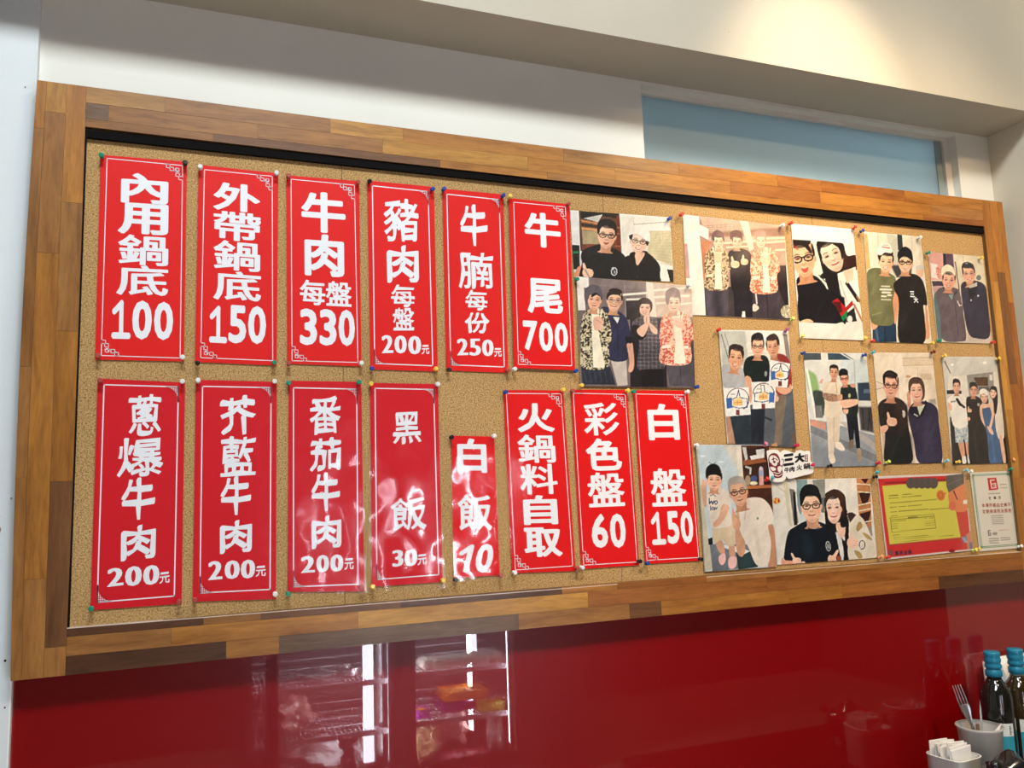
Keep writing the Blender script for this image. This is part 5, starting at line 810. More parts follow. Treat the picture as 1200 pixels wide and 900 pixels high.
def art_l(A):
    A.P([(0, 0), (1200, 0), (1200, 900), (0, 900)], (230, 226, 218)).P([(40, 60), (280, 60), (300, 480), (90, 850)], (226, 222, 212)).L([(60, 80), (180, 180), (230, 480)], 8, (196, 186, 164)).P([(150, 50), (200, 50), (235, 480), (215, 480)], (214, 206, 180)).P([(215, 140), (262, 150), (300, 460), (260, 490), (235, 300)], (120, 116, 108)).P([(250, 170), (272, 170), (290, 480), (262, 480)], (26, 26, 30)).E(95, 255, 34, 30, (206, 60, 44), pat=(brocade(.12), (240, 190, 90)))
    A.P([(280, 60), (380, 55), (385, 180), (320, 400), (290, 300)], (130, 156, 158)).P([(430, 60), (548, 50), (552, 365), (520, 365), (510, 230), (440, 120)], (150, 150, 140)).P([(510, 225), (552, 222), (552, 362), (512, 362)], (100, 116, 120)).P([(300, 380), (380, 380), (380, 440), (300, 470)], (206, 214, 212)); A.P([(548, 45), (850, 42), (860, 400), (556, 480)], (236, 230, 218))
    A.P([(840, 42), (970, 40), (985, 560), (870, 480)], (196, 132, 84))
    for q in ([(880, 50), (955, 45), (925, 95)], [(865, 180), (978, 170), (950, 260), (900, 300)], [(870, 375), (980, 345), (950, 460), (915, 470)]): A.P(q, (58, 30, 26))
    for k, y in enumerate((95, 168, 300, 355, 470)): A.L([(840, y), (980, y+(10 if k < 2 else -30))], 10, (240, 224, 196))
    A.P([(960, 745), (1035, 765), (1035, 790), (980, 780)], (30, 28, 34)).P([(940, 500), (985, 490), (990, 580), (960, 600)], (150, 140, 126))
    A.S([(545, 260), (580, 170), (650, 148), (730, 200), (748, 330), (790, 400), (830, 390), (800, 500), (770, 620), (780, 760), (740, 830), (640, 780), (600, 600), (555, 480)], (22, 20, 24))
    A.S([(750, 370), (800, 360), (900, 420), (960, 540), (1000, 640), (1030, 780), (780, 810), (770, 600), (770, 450)], (228, 218, 200)); A.S([(855, 460), (880, 450), (900, 490), (880, 520), (850, 540), (840, 510)], (176, 146, 90)).S([(900, 550), (950, 570), (990, 620), (930, 600)], (180, 150, 96)).S([(820, 720), (870, 730), (900, 780), (860, 790)], (180, 150, 96)); A.P([(750, 370), (800, 360), (840, 385), (780, 460)], (60, 46, 44))
    A.P([(645, 540), (735, 590), (720, 810), (700, 810)], (226, 224, 222)).S([(655, 460), (730, 470), (735, 560), (705, 610), (660, 540)], (238, 196, 172)).P([(700, 600), (745, 640), (770, 800), (735, 800), (715, 680)], (20, 20, 26)).P([(650, 760), (700, 780), (700, 812), (650, 812)], (150, 80, 56))
    A.face(625, 318, 150, 275, -4, (250, 214, 196), None, .45, lip=(206, 96, 96), shade=.12, neck=False); A.S([(548, 330), (552, 220), (600, 155), (680, 155), (735, 230), (745, 340), (725, 420), (700, 300), (660, 215), (610, 205), (568, 260)], (66, 42, 34)).S([(548, 300), (565, 340), (590, 460), (650, 540), (600, 600), (560, 500)], (22, 20, 24)).S([(735, 300), (748, 330), (750, 480), (700, 500), (690, 440), (725, 400)], (24, 20, 24))
    A.S([(165, 760), (200, 560), (260, 500), (380, 440), (500, 450), (600, 510), (660, 640), (670, 740), (560, 830), (250, 840), (180, 810)], (15, 24, 34)); A.S([(330, 560), (420, 600), (430, 760), (360, 740)], (26, 44, 56), soft=60, op=.8).S([(150, 780), (170, 810), (250, 815), (250, 845), (145, 850)], (232, 170, 142))
    A.S([(400, 480), (495, 470), (490, 515), (440, 520)], (170, 184, 196)); A.face(420, 298, 185, 295, -5, (244, 200, 172), (24, 22, 30), .2, lip=(206, 112, 104), shade=.2, gw=.055); A.S([(315, 270), (312, 180), (350, 115), (420, 98), (480, 130), (505, 210), (506, 290), (480, 230), (430, 205), (370, 215), (335, 290)], (18, 20, 26)); A.ring(440, 500, 52, 20, 8, (12, 20, 28), 0, 10, 170)
    A.ring(578, 678, 20, 44, 6, (206, 210, 214), -10).E(578, 678, 8, 26, (170, 178, 184), -10).thumb(285, 815, 36, (246, 200, 176), lean=-26).E(345, 832, 20, 12, (246, 200, 176))
    A.S([(575, 790), (590, 760), (620, 762), (660, 712), (676, 722), (650, 780), (640, 812), (580, 820)], (246, 200, 176)).thumb(808, 645, 50, (246, 204, 182), lean=14); A.ring(895, 665, 26, 40, 9, (30, 30, 40)); A.ring(878, 660, 16, 34, 6, (200, 200, 204)); A.ring(578, 555, 130, 260, .1, (0, 0, 0), op=0)
def art_m(A):
    A.P([(0, 0), (1100, 0), (1100, 950), (0, 950)], (226, 216, 212)).P([(55, 88), (862, 52), (935, 748), (148, 832)], (206, 52, 52)).P([(120, 120), (710, 90), (720, 110), (120, 140)], (150, 40, 44))
    A.P([(95, 155), (700, 112), (720, 220), (790, 390), (835, 640), (165, 706)], (214, 206, 88)).L([(165, 712), (840, 652)], 9, (150, 80, 60)).P([(700, 100), (862, 60), (935, 748), (850, 750), (835, 640), (790, 400)], (206, 74, 62))
    for k in range(5): A.E(362+k*54, 130, 42, 52, (92, 82, 78)); A.ring(362+k*54, 120, 26, 30, 4, (110, 98, 92))
    A.S([(725, 215), (860, 130), (905, 240), (895, 380), (800, 400), (735, 340)], (222, 138, 92)).P([(692, 60), (858, 40), (862, 135), (720, 218), (700, 160)], (104, 98, 92)).L([(700, 150), (860, 80)], 6, (130, 124, 118)).E(755, 345, 34, 42, (218, 118, 88)).E(646, 245, 40, 50, (216, 124, 66), -10).ring(646, 245, 20, 28, 5, (170, 90, 50)).P([(680, 215), (705, 225), (682, 240)], (216, 124, 66))
    A.L([(768, 205), (802, 282)], 9, (40, 50, 66)).P([(858, 290), (900, 285), (898, 325), (858, 325)], (244, 236, 224)).P([(880, 620), (930, 580), (945, 750), (900, 755)], (206, 140, 110)).P([(840, 640), (885, 625), (900, 680), (860, 695)], (110, 116, 150))
    for k in range(3): A.L([(845+k*14, 640), (880+k*10, 690)], 4, (226, 226, 232))
    A.P([(915, 690), (945, 680), (950, 750), (918, 752)], (130, 120, 150)).E(750, 768, 30, 16, (150, 26, 40)).E(175, 785, 30, 32, (150, 70, 80))
    rw = [(155, 250, 245, 14), (155, 275, 250, 12), (280, 238, 372, 10), (280, 262, 465, 12), (165, 318, 380, 10), (385, 300, 610, 10), (168, 360, 232, 10), (248, 352, 320, 10), (335, 345, 470, 10), (172, 403, 235, 12), (248, 395, 530, 11), (540, 380, 730, 9), (178, 440, 240, 10), (335, 455, 428, 14), (178, 490, 320, 9), (490, 465, 515, 9), (540, 460, 582, 9), (195, 620, 258, 10), (200, 645, 530, 6), (205, 662, 770, 5), (218, 684, 515, 5)]
    for (x0, y0, x1, w_) in rw:
        sl = -.075; n = int((x1-x0)/w_*1.0)
        for k in range(n): xx = x0+(k+.5)*(x1-x0)/n; A.L([(xx-w_*.24, y0+(xx-x0)*sl), (xx+w_*.24, y0+(xx-x0)*sl)], w_*.62, (96, 92, 40), soft=3, op=.8)
    for p in ([(168, 458), (580, 420), (585, 440), (172, 478)], [(172, 478), (585, 442), (602, 552), (188, 592)]): A.L(p+[p[0]], 4, (110, 104, 44))
    for k in range(3): A.L([(178, 515+k*22), (240, 510+k*22)], 8, (110, 104, 44), op=.5); A.L([(500, 490+k*20), (590, 483+k*20)], 7, (110, 104, 44), op=.4)
def art_n(A):
    A.P([(0, 0), (700, 0), (700, 950), (0, 950)], (226, 220, 208))
    for o, w_ in ((0, 7), (12, 5)): A.L([(80+o, 98+o), (448-o, 84+o), (548-o, 805-o), (168+o, 832-o), (80+o, 98+o)], w_, (84, 142, 110), soft=3)
    for (x, y) in ((92, 108), (436, 96), (534, 798), (178, 822)): A.E(x, y, 9, 9, (84, 142, 110))
    A.P([(232, 132), (320, 128), (342, 245), (248, 256)], (196, 36, 40)); A.L([(300, 150), (262, 154), (276, 232), (318, 228), (312, 186), (278, 190)], 11, (240, 226, 216)); A.L([(292, 210), (304, 208)], 7, (240, 226, 216))
    for (x0, y0, x1, w_, c) in ((360, 196, 425, 14, (150, 136, 120)), (362, 228, 438, 14, (150, 136, 120)), (240, 288, 360, 14, (120, 112, 104)), (270, 512, 390, 9, (96, 92, 88)), (272, 532, 392, 9, (96, 92, 88)), (275, 552, 395, 9, (96, 92, 88)), (278, 572, 398, 9, (96, 92, 88)), (282, 592, 400, 9, (96, 92, 88)), (285, 690, 330, 26, (130, 126, 120)), (345, 655, 455, 6, (190, 130, 110)), (245, 740, 350, 10, (84, 80, 78)), (248, 762, 348, 10, (84, 80, 78)), (252, 784, 350, 10, (84, 80, 78)), (362, 732, 460, 10, (84, 80, 78)), (366, 753, 460, 10, (84, 80, 78))):
        n = max(2, int((x1-x0)/w_))
        for k in range(n): xx = x0+(k+.5)*(x1-x0)/n; A.L([(xx-w_*.22, y0-(xx-x0)*.04), (xx+w_*.22, y0-(xx-x0)*.04)], w_*.7, c, soft=3, op=.75)
    A.L([(262, 658), (240, 660), (246, 706), (266, 704), (264, 682), (252, 683)], 7, (70, 66, 66)); A.P([(290, 672), (325, 670), (328, 704), (294, 706)], (160, 156, 150), op=.6)
PW = dict(a=(150, 105), b=(170, 165), c=(155, 150), d=(105, 170), e=(105, 160), f=(92, 130), g=(115, 165), h=(105, 160), i=(105, 160), j=(105, 160), k=(115, 175), l=(160, 130), m=(170, 140), n=(95, 130))
META = dict(
 a=('photo of a man and white-capped woman in black shirts', .0), b=('photo of four people in a row, three with clasped hands', 0),
 c=('photo of three men, two in brocade jackets, beside a white post', 0), d=('close selfie photo of a man and long-haired woman, white bands above and below', 0),
 e=('photo of two men in olive and black t-shirts, one white cap', 0), f=('photo of two men in caps and zipped vests beside the right rail', 0),
 g=('photo print of three men holding white placards with thumbs-up drawings', 0), h=('photo print of a man in cream clothes clasping hands with a man in black', 0),
 i=('photo of a man giving thumbs up beside a man in navy jacket', 0), j=('photo of two men and two women standing, one in blue dress', 0),
 k=('photo print of a small child beside a grey-haired man making a V sign', 0), l=('photo of a dark-shirted man and long-haired woman both giving thumbs up', 0),
 m=('red poster with yellow panel of small print and a cartoon face', 0), n=('white notice with green border and red and grey Chinese text', 0))
CATG = dict(m='poster', n='notice')
def paper(key, fn, gain=1.0):
    d = PRINTS[key]; q = d['quad']; y = d['y']; nu, nv = PW[key]
    bx = (q[2][0]+q[3][0])/2; bz = (q[2][1]+q[3][1])/2
    root = empty({'m': 'poster', 'n': 'notice'}.get(key, 'photo_print'), (bx, y, bz))
    tag(root, META[key][0], CATG.get(key, 'photo'), 'photographs pinned on the right half of the cork board' if key not in CATG else None)
    u, v = np.meshgrid(np.linspace(0, 1, nu), np.linspace(0, 1, nv)); u = u.ravel(); v = v.ravel()
    x, z = ap(hom([(0, 1), (1, 1), (1, 0), (0, 0)], q), u, v); X, Y = ap(hom([(0, 1), (1, 1), (1, 0), (0, 0)], d['art']), u, v)
    A = Art(X, Y, (200, 200, 200)); fn(A)
    C = np.clip(A.C, 0, 255)/255; rs = np.random.RandomState(5); sd = ord(key)
    if key not in 'mn':   # uneven tones of a phone photograph print
        g3 = C.reshape(nv, nu, 3); e_ = g3.copy(); bl = g3.copy()
        for ax in (0, 1):
            for _ in range(3): bl = (bl+np.roll(bl, 1, ax)+np.roll(bl, -1, ax))/3
        g3 = g3+.35*(g3-bl); C = np.clip(g3, 0, 1).reshape(-1, 3)
        n_ = (vnoise(X, Y, 85, sd)-.5)*.16+(vnoise(X+.4*Y, Y*.45, 26, sd+2)-.5)*.15+(vnoise(X, Y, 9, sd+5)-.5)*.07
        lum = C.mean(1); C = C*(1+n_*(1.1-.75*lum))[:, None]+(np.maximum(n_, 0)*.22*(1-lum))[:, None]; C = np.clip(C+rs.normal(0, .012, (len(C), 1)), 0, 1)
    C = np.where(C <= .04045, C/12.92, ((C+.055)/1.055)**2.4)*gain*.88; C = np.clip(C, 0, 1)
    co = np.zeros((nu*nv, 3), np.float32); co[:, 0] = x-bx; co[:, 2] = z-bz
    i, j = np.meshgrid(np.arange(nu-1), np.arange(nv-1)); a = (j*nu+i).ravel(); F = np.stack([a, a+1, a+nu+1, a+nu], 1).astype(np.int32)
    me = bpy.data.meshes.new('print_face'); me.vertices.add(len(co)); me.vertices.foreach_set('co', co.ravel())
    me.loops.add(F.size); me.loops.foreach_set('vertex_index', F.ravel()); me.polygons.add(len(F)); me.polygons.foreach_set('loop_start', np.arange(len(F), dtype=np.int32)*4)
    me.update(calc_edges=True); at = me.color_attributes.new('print', 'FLOAT_COLOR', 'POINT'); at.data.foreach_set('color', np.concatenate([C, np.ones((len(C), 1))], 1).astype(np.float32).ravel())
    me.materials.append(PHOTO); o = bpy.data.objects.new('print_face', me); link(o, root)
    H = hom([(0, 1), (1, 1), (1, 0), (0, 0)], q)
    def ringq(e): return [(float(a_)-bx, float(b_)-bz) for a_, b_ in (ap(H, -e, 1+e), ap(H, 1+e, 1+e), ap(H, 1+e, -e), ap(H, -e, -e))]
    c = ringq(0); mesh_obj('paper', [(p, .0002, r_) for p, r_ in c]+[(p, .0009, r_) for p, r_ in c], [(3, 2, 1, 0), (4, 5, 6, 7), (0, 1, 5, 4), (1, 2, 6, 5), (2, 3, 7, 6), (3, 0, 4, 7)], PAPER, root)
    c = ringq(.022 if key not in 'de' else .006); mb = MB(); n_ = 8
    for jj in range(n_+1):
        for ii in range(n_+1):
            fx = ii/n_; fz = jj/n_; p = (1-fz)*((1-fx)*np.array(c[3])+fx*np.array(c[2]))+fz*((1-fx)*np.array(c[0])+fx*np.array(c[1]))
            mb.v.append((p[0], -.0013+.0004*math.sin(5*fz+7*fx), p[1]))
    mb.f = [(jj*(n_+1)+ii, jj*(n_+1)+ii+1, (jj+1)*(n_+1)+ii+1, (jj+1)*(n_+1)+ii) for jj in range(n_) for ii in range(n_)]
    mb.out('clear_film', FILM, root, True)
    return root, (bx, bz), d
def print_text(key, root, org, d, items, m, nib, slant=0):
    HA = hom(d['art'], [(0, 1), (1, 1), (1, 0), (0, 0)]); its = []
    for ch, cx, cy, w_, h in items:
        u, v = ap(HA, cx, cy); du = ap(HA, cx+w_/2, cy)[0]-ap(HA, cx-w_/2, cy)[0]; dv = ap(HA, cx, cy-h/2)[1]-ap(HA, cx, cy+h/2)[1]; its.append((ch, float(u), float(v), float(du), float(dv)))
    o = lettering('lettering', its, d['quad'], org, -.0005, m, root, nib, 0, slant); flip_check(o); return o
for k_ in 'abcdefghijklmn':
    r_, o_, d_ = paper(k_, globals()['art_'+k_])
    if k_ == 'm': print_text(k_, r_, o_, d_, [('富', 232, 789, 34, 42), ('邦', 274, 785, 34, 42), ('金', 316, 781, 34, 42), ('融', 357, 777, 34, 42)], mat('navy_print', (.03, .03, .06), .5), (.02, .02, 0))
    if k_ == 'n':
        NR = mat('red_brown_print', (.42, .10, .05), .5); NG = mat('grey_print', (.10, .09, .08), .5)
        print_text(k_, r_, o_, d_, [(c_, 190+i_*37.2, 406-i_*1.3, 30, 40) for i_, c_ in enumerate('本場所經由史蟑芬')], NR, (.012, .012, 0)); print_text(k_, r_, o_, d_, [(c_, 196+i_*37.2, 467-i_*1.5, 30, 40) for i_, c_ in enumerate('定期病媒防治服務')], NR, (.012, .012, 0))
        print_text(k_, r_, o_, d_, [('史', 256, 333, 22, 32), ('蟑', 306, 329, 24, 32), ('芬', 354, 326, 24, 32)], NG, (.02, .02, 0))
        print_text(k_, r_, o_, d_, [(c_, 362+i_*25, 690-i_, 20, 26) for i_, c_ in enumerate('台灣總')], NG, (.02, .02, 0)) if 0 else None
    if k_ == 'e': print_text(k_, r_, o_, d_, [('三', 405, 505, 34, 44), ('大', 432, 548, 34, 44)], INK, (.05, .03, .6))


# ------------------------------------------------------------------ die-cut sticker with face emblem
dS = PRINTS['s']; HS = hom(dS['art'], dS['quad']); sx_, sz_ = ap(HS, 560, 500); sx_ = float(sx_); sz_ = float(sz_)
def SP(x, y): a, b = ap(HS, x, y); return float(a)-sx_, float(b)-sz_
st = empty('die_cut_sticker', (sx_, dS['y'], sz_))
tag(st, 'white die-cut sticker with dark red face emblem and black brush characters', 'sticker')
def flat(name, pts, y, m, parent, th=0, sm=True):
    P = smooth(pts, 5) if sm else np.array(pts, float); q = [SP(*p) for p in P]; a = sum(x0*z1-x1*z0 for (x0, z0), (x1, z1) in zip(q, q[1:]+q[:1]))
    if a < 0: q = q[::-1]
    n = len(q); vs = [(x, y, z) for x, z in q]; fs = [tuple(range(n))]
    if th:
        vs += [(x, y+th, z) for x, z in q]; fs += [tuple(range(2*n-1, n-1, -1))]+[((i+1) % n, i, n+i, n+(i+1) % n) for i in range(n)]
    return mesh_obj(name, vs, fs, m, parent)
flat('sticker_sheet', [(140, 250), (170, 205), (260, 190), (345, 200), (390, 245), (440, 205), (520, 205), (640, 250), (670, 250), (700, 210), (780, 200), (840, 220), (900, 210), (950, 235), (960, 400), (1010, 440), (1015, 540), (990, 630), (800, 680), (600, 735), (540, 730), (500, 690), (490, 740), (430, 790), (330, 795), (240, 790), (195, 740), (180, 560)], 0, mat('cream_vinyl', (.80, .78, .73), .5, .3), st, .0012)
MAROON = mat('maroon_ink', (.16, .012, .025), .5); CREAMI = mat('cream_ink', (.78, .74, .68), .5)
em = flat('face_emblem', [(165, 360), (190, 290), (260, 255), (330, 275), (375, 350), (385, 400), (430, 360), (460, 400), (440, 480), (420, 540), (435, 620), (420, 700), (350, 725), (280, 715), (260, 640), (215, 590), (180, 520), (170, 440)], -.0002, MAROON, st)
for pts in ([(185, 340), (230, 300), (300, 310), (350, 370), (360, 420), (330, 470), (300, 500), (250, 480), (215, 440), (190, 420)], [(400, 390), (440, 385), (440, 450), (405, 490), (385, 450)], [(200, 520), (240, 510), (300, 540), (300, 575), (250, 590), (215, 560)], [(340, 520), (390, 500), (415, 530), (400, 600), (350, 600)], [(225, 600), (260, 640), (240, 690), (205, 640)], [(285, 660), (360, 680), (415, 640), (420, 650), (360, 695), (290, 680)], [(265, 605), (330, 630), (400, 610), (400, 622), (330, 645), (270, 622)]):
    flat('emblem_highlight', pts, -.0004, CREAMI, em)
for pts in ([(225, 370), (275, 350), (285, 365), (235, 385)], [(300, 350), (340, 390), (330, 400), (295, 365)], [(240, 420), (290, 400), (300, 430), (270, 450), (262, 430)], [(190, 430), (240, 500), (230, 520), (185, 460)], [(330, 440), (375, 430), (380, 470), (345, 480)], [(250, 330), (262, 330), (275, 440), (262, 440)]):
    flat('emblem_line', pts, -.0006, MAROON, em)
its_ = [('三', 545, 380, 200, 225, (.085, .06, .2)), ('大', 750, 345, 185, 175, (.10, .075, .5)), ('牛', 512, 572, 95, 100), ('肉', 610, 558, 95, 100), ('火', 745, 528, 110, 105), ('鍋', 885, 500, 130, 115, (.03, .02, .7))]
HA = hom(dS['art'], [(0, 1), (1, 1), (1, 0), (0, 0)]); L_ = []
for it in its_:
    u_, v_ = ap(HA, it[1], it[2]); du_ = ap(HA, it[1]+it[3]/2, it[2])[0]-ap(HA, it[1]-it[3]/2, it[2])[0]; dv_ = ap(HA, it[1], it[2]-it[4]/2)[1]-ap(HA, it[1], it[2]+it[4]/2)[1]
    L_.append((it[0], float(u_), float(v_), float(du_), float(dv_), it[5] if len(it) > 5 else (.05, .03, .7)))
flip_check(lettering('lettering', L_, dS['quad'], (sx_, sz_), -.0004, INKB, st, (.05, .03, .7), 0, .12))
flat('side_seal', [(845, 285), (905, 280), (908, 415), (850, 418)], -.0003, MAROON, st, sm=False)
for k_ in range(3): flat('seal_mark', [(858, 300+k_*38), (895, 298+k_*38), (895, 318+k_*38), (860, 320+k_*38)], -.0005, CREAMI, st, sm=False)

# ------------------------------------------------------------------ push pins
PC = dict([('green', (.01, .26, .15)), ('black', (.012, .012, .014)), ('dull red', (.42, .07, .06)), ('white', (.80, .80, .77)), ('blue', (.02, .06, .30)), ('yellow', (.85, .58, .08)), ('red', (.65, .04, .03)), ('lime', (.62, .75, .12)), ('crimson', (.62, .02, .07)), ('purple', (.35, .05, .28)), ('pink', (.85, .16, .26)), ('teal', (.08, .36, .42)), ('maroon', (.12, .015, .02)), ('sky blue', (.22, .55, .70)), ('orange', (.85, .35, .16))])
PM = {k: mat('pin_'+k.replace(' ', '_'), v, .25, .5, coat=.4) for k, v in PC.items()}
prof = [(.0012, 0), (.0040, .0002), (.0044, .0010), (.0042, .0018), (.0024, .0030), (.0021, .0065), (.0026, .0085), (.0046, .0096), (.0049, .0106), (.0047, .0116), (.0036, .0121), (.0, .0122)]
_pm = {}
def pin_mesh(c):
    if c not in _pm:
        mb = MB(); mb.lathe(prof[:-1], n=16); me = bpy.data.meshes.new('pin_body'); me.from_pydata(mb.v, [], mb.f); me.materials.append(PM[c]); me.polygons.foreach_set('use_smooth', [len(p.vertices) == 4 for p in me.polygons]); me.update(); _pm[c] = me
    return _pm[c]
nb = MB(); nb.lathe([(.0006, -.007), (.0006, .0006)], n=6); needle_me = bpy.data.meshes.new('needle'); needle_me.from_pydata(nb.v, [], nb.f); needle_me.materials.append(METAL); needle_me.update()
for (x, z, c, where, tx, tz) in PINS:
    hd = .0122*math.cos(min(1.0, tz if tz < 1 else .4))
    rt = empty('push_pin', (x, .0055 if 'row' else 0, z)); rt.rotation_euler = (R(90)-tz*.35*0, 0, 0)
    rt.rotation_euler = (R(90)-min(tz, 1.0)*.6+random.uniform(-.1, .1), random.uniform(-.12, .12)+tx, 0)
    cn = c
    tag(rt, '%s push pin at the %s' % (cn, where), 'push pin', 'push pins holding papers on the cork board')
    o = bpy.data.objects.new('pin_body', pin_mesh(c)); link(o, rt); o = bpy.data.objects.new('needle', needle_me); link(o, rt)

# ------------------------------------------------------------------ bottles on the counter
CT = .7752
TEAL = mat('teal_wax_cap', (.012, .20, .33), .35, .5); GLASSD = mat('dark_bottle_glass', (.010, .011, .010), .06, .6, coat=.6); GLASSB = mat('brown_oil_glass', (.030, .018, .006), .06, .6, coat=.6); GLASSN = mat('pale_green_neck_glass', (.28, .42, .38), .1, .6, coat=.5)
LBL = mat('bottle_label_paper', (.72, .76, .72), .6); LBT = mat('teal_label_band', (.03, .30, .40), .6)
def bottle(x, y, lab, body_m, neck_m, face):
    rt = empty('bottle', (x, y, CT)); tag(rt, lab, 'bottle', 'teal capped bottles on the counter')
    H = .320; r = .0385
    MB().lathe([(r-.004, 0), (r, .004), (r, .205), (r-.0015, .217), (r-.006, .229), (r-.015, .240), (.0195, .247), (.0172, .252)], n=40).out('bottle_body', body_m, rt, True)
    MB().lathe([(.0172, .252), (.0162, .258), (.0160, .282)], n=32).out('neck', neck_m, rt, True)
    MB().lathe([(.0172, .256), (.0198, .258), (.0202, .266), (.0194, .272), (.0168, .2745), (.0168, .2765), (.0196, .279), (.0198, .285), (.0182, .288), (.0180, .290), (.0196, .294), (.0200, .300), (.0186, .3035), (.0186, .306), (.0196, .310), (.0194, .317), (.0170, .3198)], n=36).out('cap', TEAL, rt, True)
    def band(name, z0, z1, a0, a1, m, rr=.0003):
        n = 14; vs = []
        for z_ in (z0, z1):
            for k in range(n+1):
                a = a0+(a1-a0)*k/n; vs.append(((r+rr)*math.cos(a), (r+rr)*math.sin(a), z_))
        return mesh_obj(name, vs, [(k, k+1, n+2+k, n+1+k) for k in range(n)], m, rt, True)
    a = R(face); band('label', .117, .148, a-.55, a+.55, LBL); band('label_band', .04, .117, a-.55, a+.55, LBT)
    sc_ = MB(); 
    for k in range(5): an = a+.28; zz = .122+k*.0045; sc_.box(((r+.0006)*math.cos(an)-.0012, (r+.0006)*math.sin(an)-.001, zz), ((r+.0006)*math.cos(an)+.0022*(1+k % 2), (r+.0006)*math.sin(an)+.0004, zz+.0016))
    sc_.out('label_script', BLACKM, rt)
    return rt
bottle(1.938, -.050, 'dark glass bottle with teal cap, standing directly behind the fork', GLASSD, GLASSD, -120)
bottle(2.018, -.052, 'brown oil bottle with teal cap and pale green neck, right of the dark bottle', GLASSB, GLASSN, -118)
bottle(2.100, -.050, 'teal capped bottle cut off by the right edge of the photo', GLASSB, GLASSD, -118)
# white rounded box behind the bottles
wb = MB().box((1.985, .0, CT), (2.20, .030, 1.060), .010).out('white_box', mat('white_plastic', (.82, .80, .77), .35, coat=.3), None, True)
tag(wb, 'rounded white plastic box standing behind the teal capped bottles', 'box')
# frosted tumbler with cutlery
def shell(name, prof_out, th, m, parent, n=36, sq=0):
    inn = [(max(r-th, .001), z) for r, z in prof_out[::-1]]; inn[-1] = (inn[-1][0], prof_out[0][1]+th)
    return MB().lathe(prof_out+inn, n=n, sq=sq).out(name, m, parent, True)
FROST = mat('frosted_plastic', (.62, .60, .57), .35, .5, trans=.25)
tx_, ty_, tzr = 1.840, -.075, .922
tb = empty('cutlery_tumbler', (tx_, ty_, CT)); tag(tb, 'frosted grey plastic tumbler holding a fork and spoons', 'tumbler')
shell('tumbler_wall', [(.036, 0), (.040, .004), (.0515, tzr-CT-.002), (.0555, tzr-CT+.004), (.0535, tzr-CT+.006)], .002, FROST, tb)
fk = empty('fork', (tx_+.006, ty_+.005, tzr-.06)); fk.rotation_euler = (R(-4), R(-15), R(-46)); tag(fk, 'steel fork standing tines up in the frosted tumbler', 'fork')
mb = MB()
for k in range(4): mb.tube([(-.0095+k*.0063, 0, .110), (-.0098+k*.0065, .001, .130), (-.0092+k*.0061, .0005, .158), (-.0090+k*.006, .0, .163)], [.0020, .0018, .0013, .0005], 6)
mb.out('tines', METAL, fk, True)
MB().lathe([(.0030, .058), (.0045, .070), (.0085, .086), (.0118, .100), (.0121, .110), (.0118, .114)], n=16).out('fork_head', METAL, fk, True).scale = (1, .22, 1)
MB().box((-.0045, -.0012, -.07), (.0045, .0012, .062), .001).out('handle', METAL, fk)
MB().box((-.0052, -.0018, .020), (.0052, .0018, .040), .0012).out('handle_band', mat('green_band', (.10, .42, .06), .5), fk)
sp_ = empty('white_spoon', (tx_+.018, ty_-.012, tzr-.03)); sp_.rotation_euler = (R(10), R(48), 0); tag(sp_, 'white plastic utensil handle sticking out of the frosted tumbler', 'spoon')
MB().box((-.010, -.003, -.045), (.010, .003, .052), .003).out('handle', mat('white_melamine', (.86, .80, .79), .25), sp_, True)
kn = empty('clear_knife', (tx_+.028, ty_+.02, tzr-.05)); kn.rotation_euler = (0, R(4), 0); tag(kn, 'clear plastic pick standing upright in the frosted tumbler beside the dark bottle', 'knife')
MB().add([(-.006, 0, 0), (.006, 0, 0), (.0035, .001, .085), (0, .0015, .108), (-.003, .001, .08), (0, -.003, .05)], [(0, 1, 5), (1, 2, 5), (2, 3, 5), (3, 4, 5), (4, 0, 5), (0, 4, 3, 2, 1)]).out('blade', mat('clear_grey_plastic', (.55, .57, .6), .12, trans=.3), kn)
br = empty('brown_stirrer', (tx_+.006, ty_+.01, tzr-.05)); tag(br, 'short brown wooden stirrer end beside the fork in the frosted tumbler', 'stirrer')
MB().box((-.006, -.002, -.05), (.006, .002, .056), .0015).out('stick', mat('brown_wood_stick', (.24, .15, .09), .6), br)
# square sugar cup
cx_, cy_ = 1.722, -.097; ch_ = .880-CT
cp = empty('square_cup', (cx_, cy_, CT)); cp.rotation_euler = (0, 0, R(8)); tag(cp, 'white square ceramic cup filled with paper sugar packets', 'cup')
shell('cup_wall', [(.044, 0), (.047, .003), (.0485, ch_-.002), (.050, ch_), (.049, ch_+.001)], .004, mat('white_ceramic', (.83, .81, .77), .2, coat=.5), cp, 48, 5)
for k in range(11):
    pk = MB().box((-.028, -.0016, 0), (.028, .0016, .088), .0012).out('sugar_packet', mat('paper_packet', (.84, .82, .78), .6) if k == 0 else bpy.data.materials['paper_packet'], None)
    pk.location = (cx_-.002+random.uniform(-.007, .007), cy_-.034+k*.0068, CT+.044+random.uniform(-.003, .007)); pk.rotation_euler = (R(random.uniform(-4, 4)), R(random.uniform(-8, 8)), R(random.uniform(-6, 6)))
    tag(pk, 'white paper sugar packet standing in the white square cup', 'sugar packet', 'sugar packets in the white square cup')
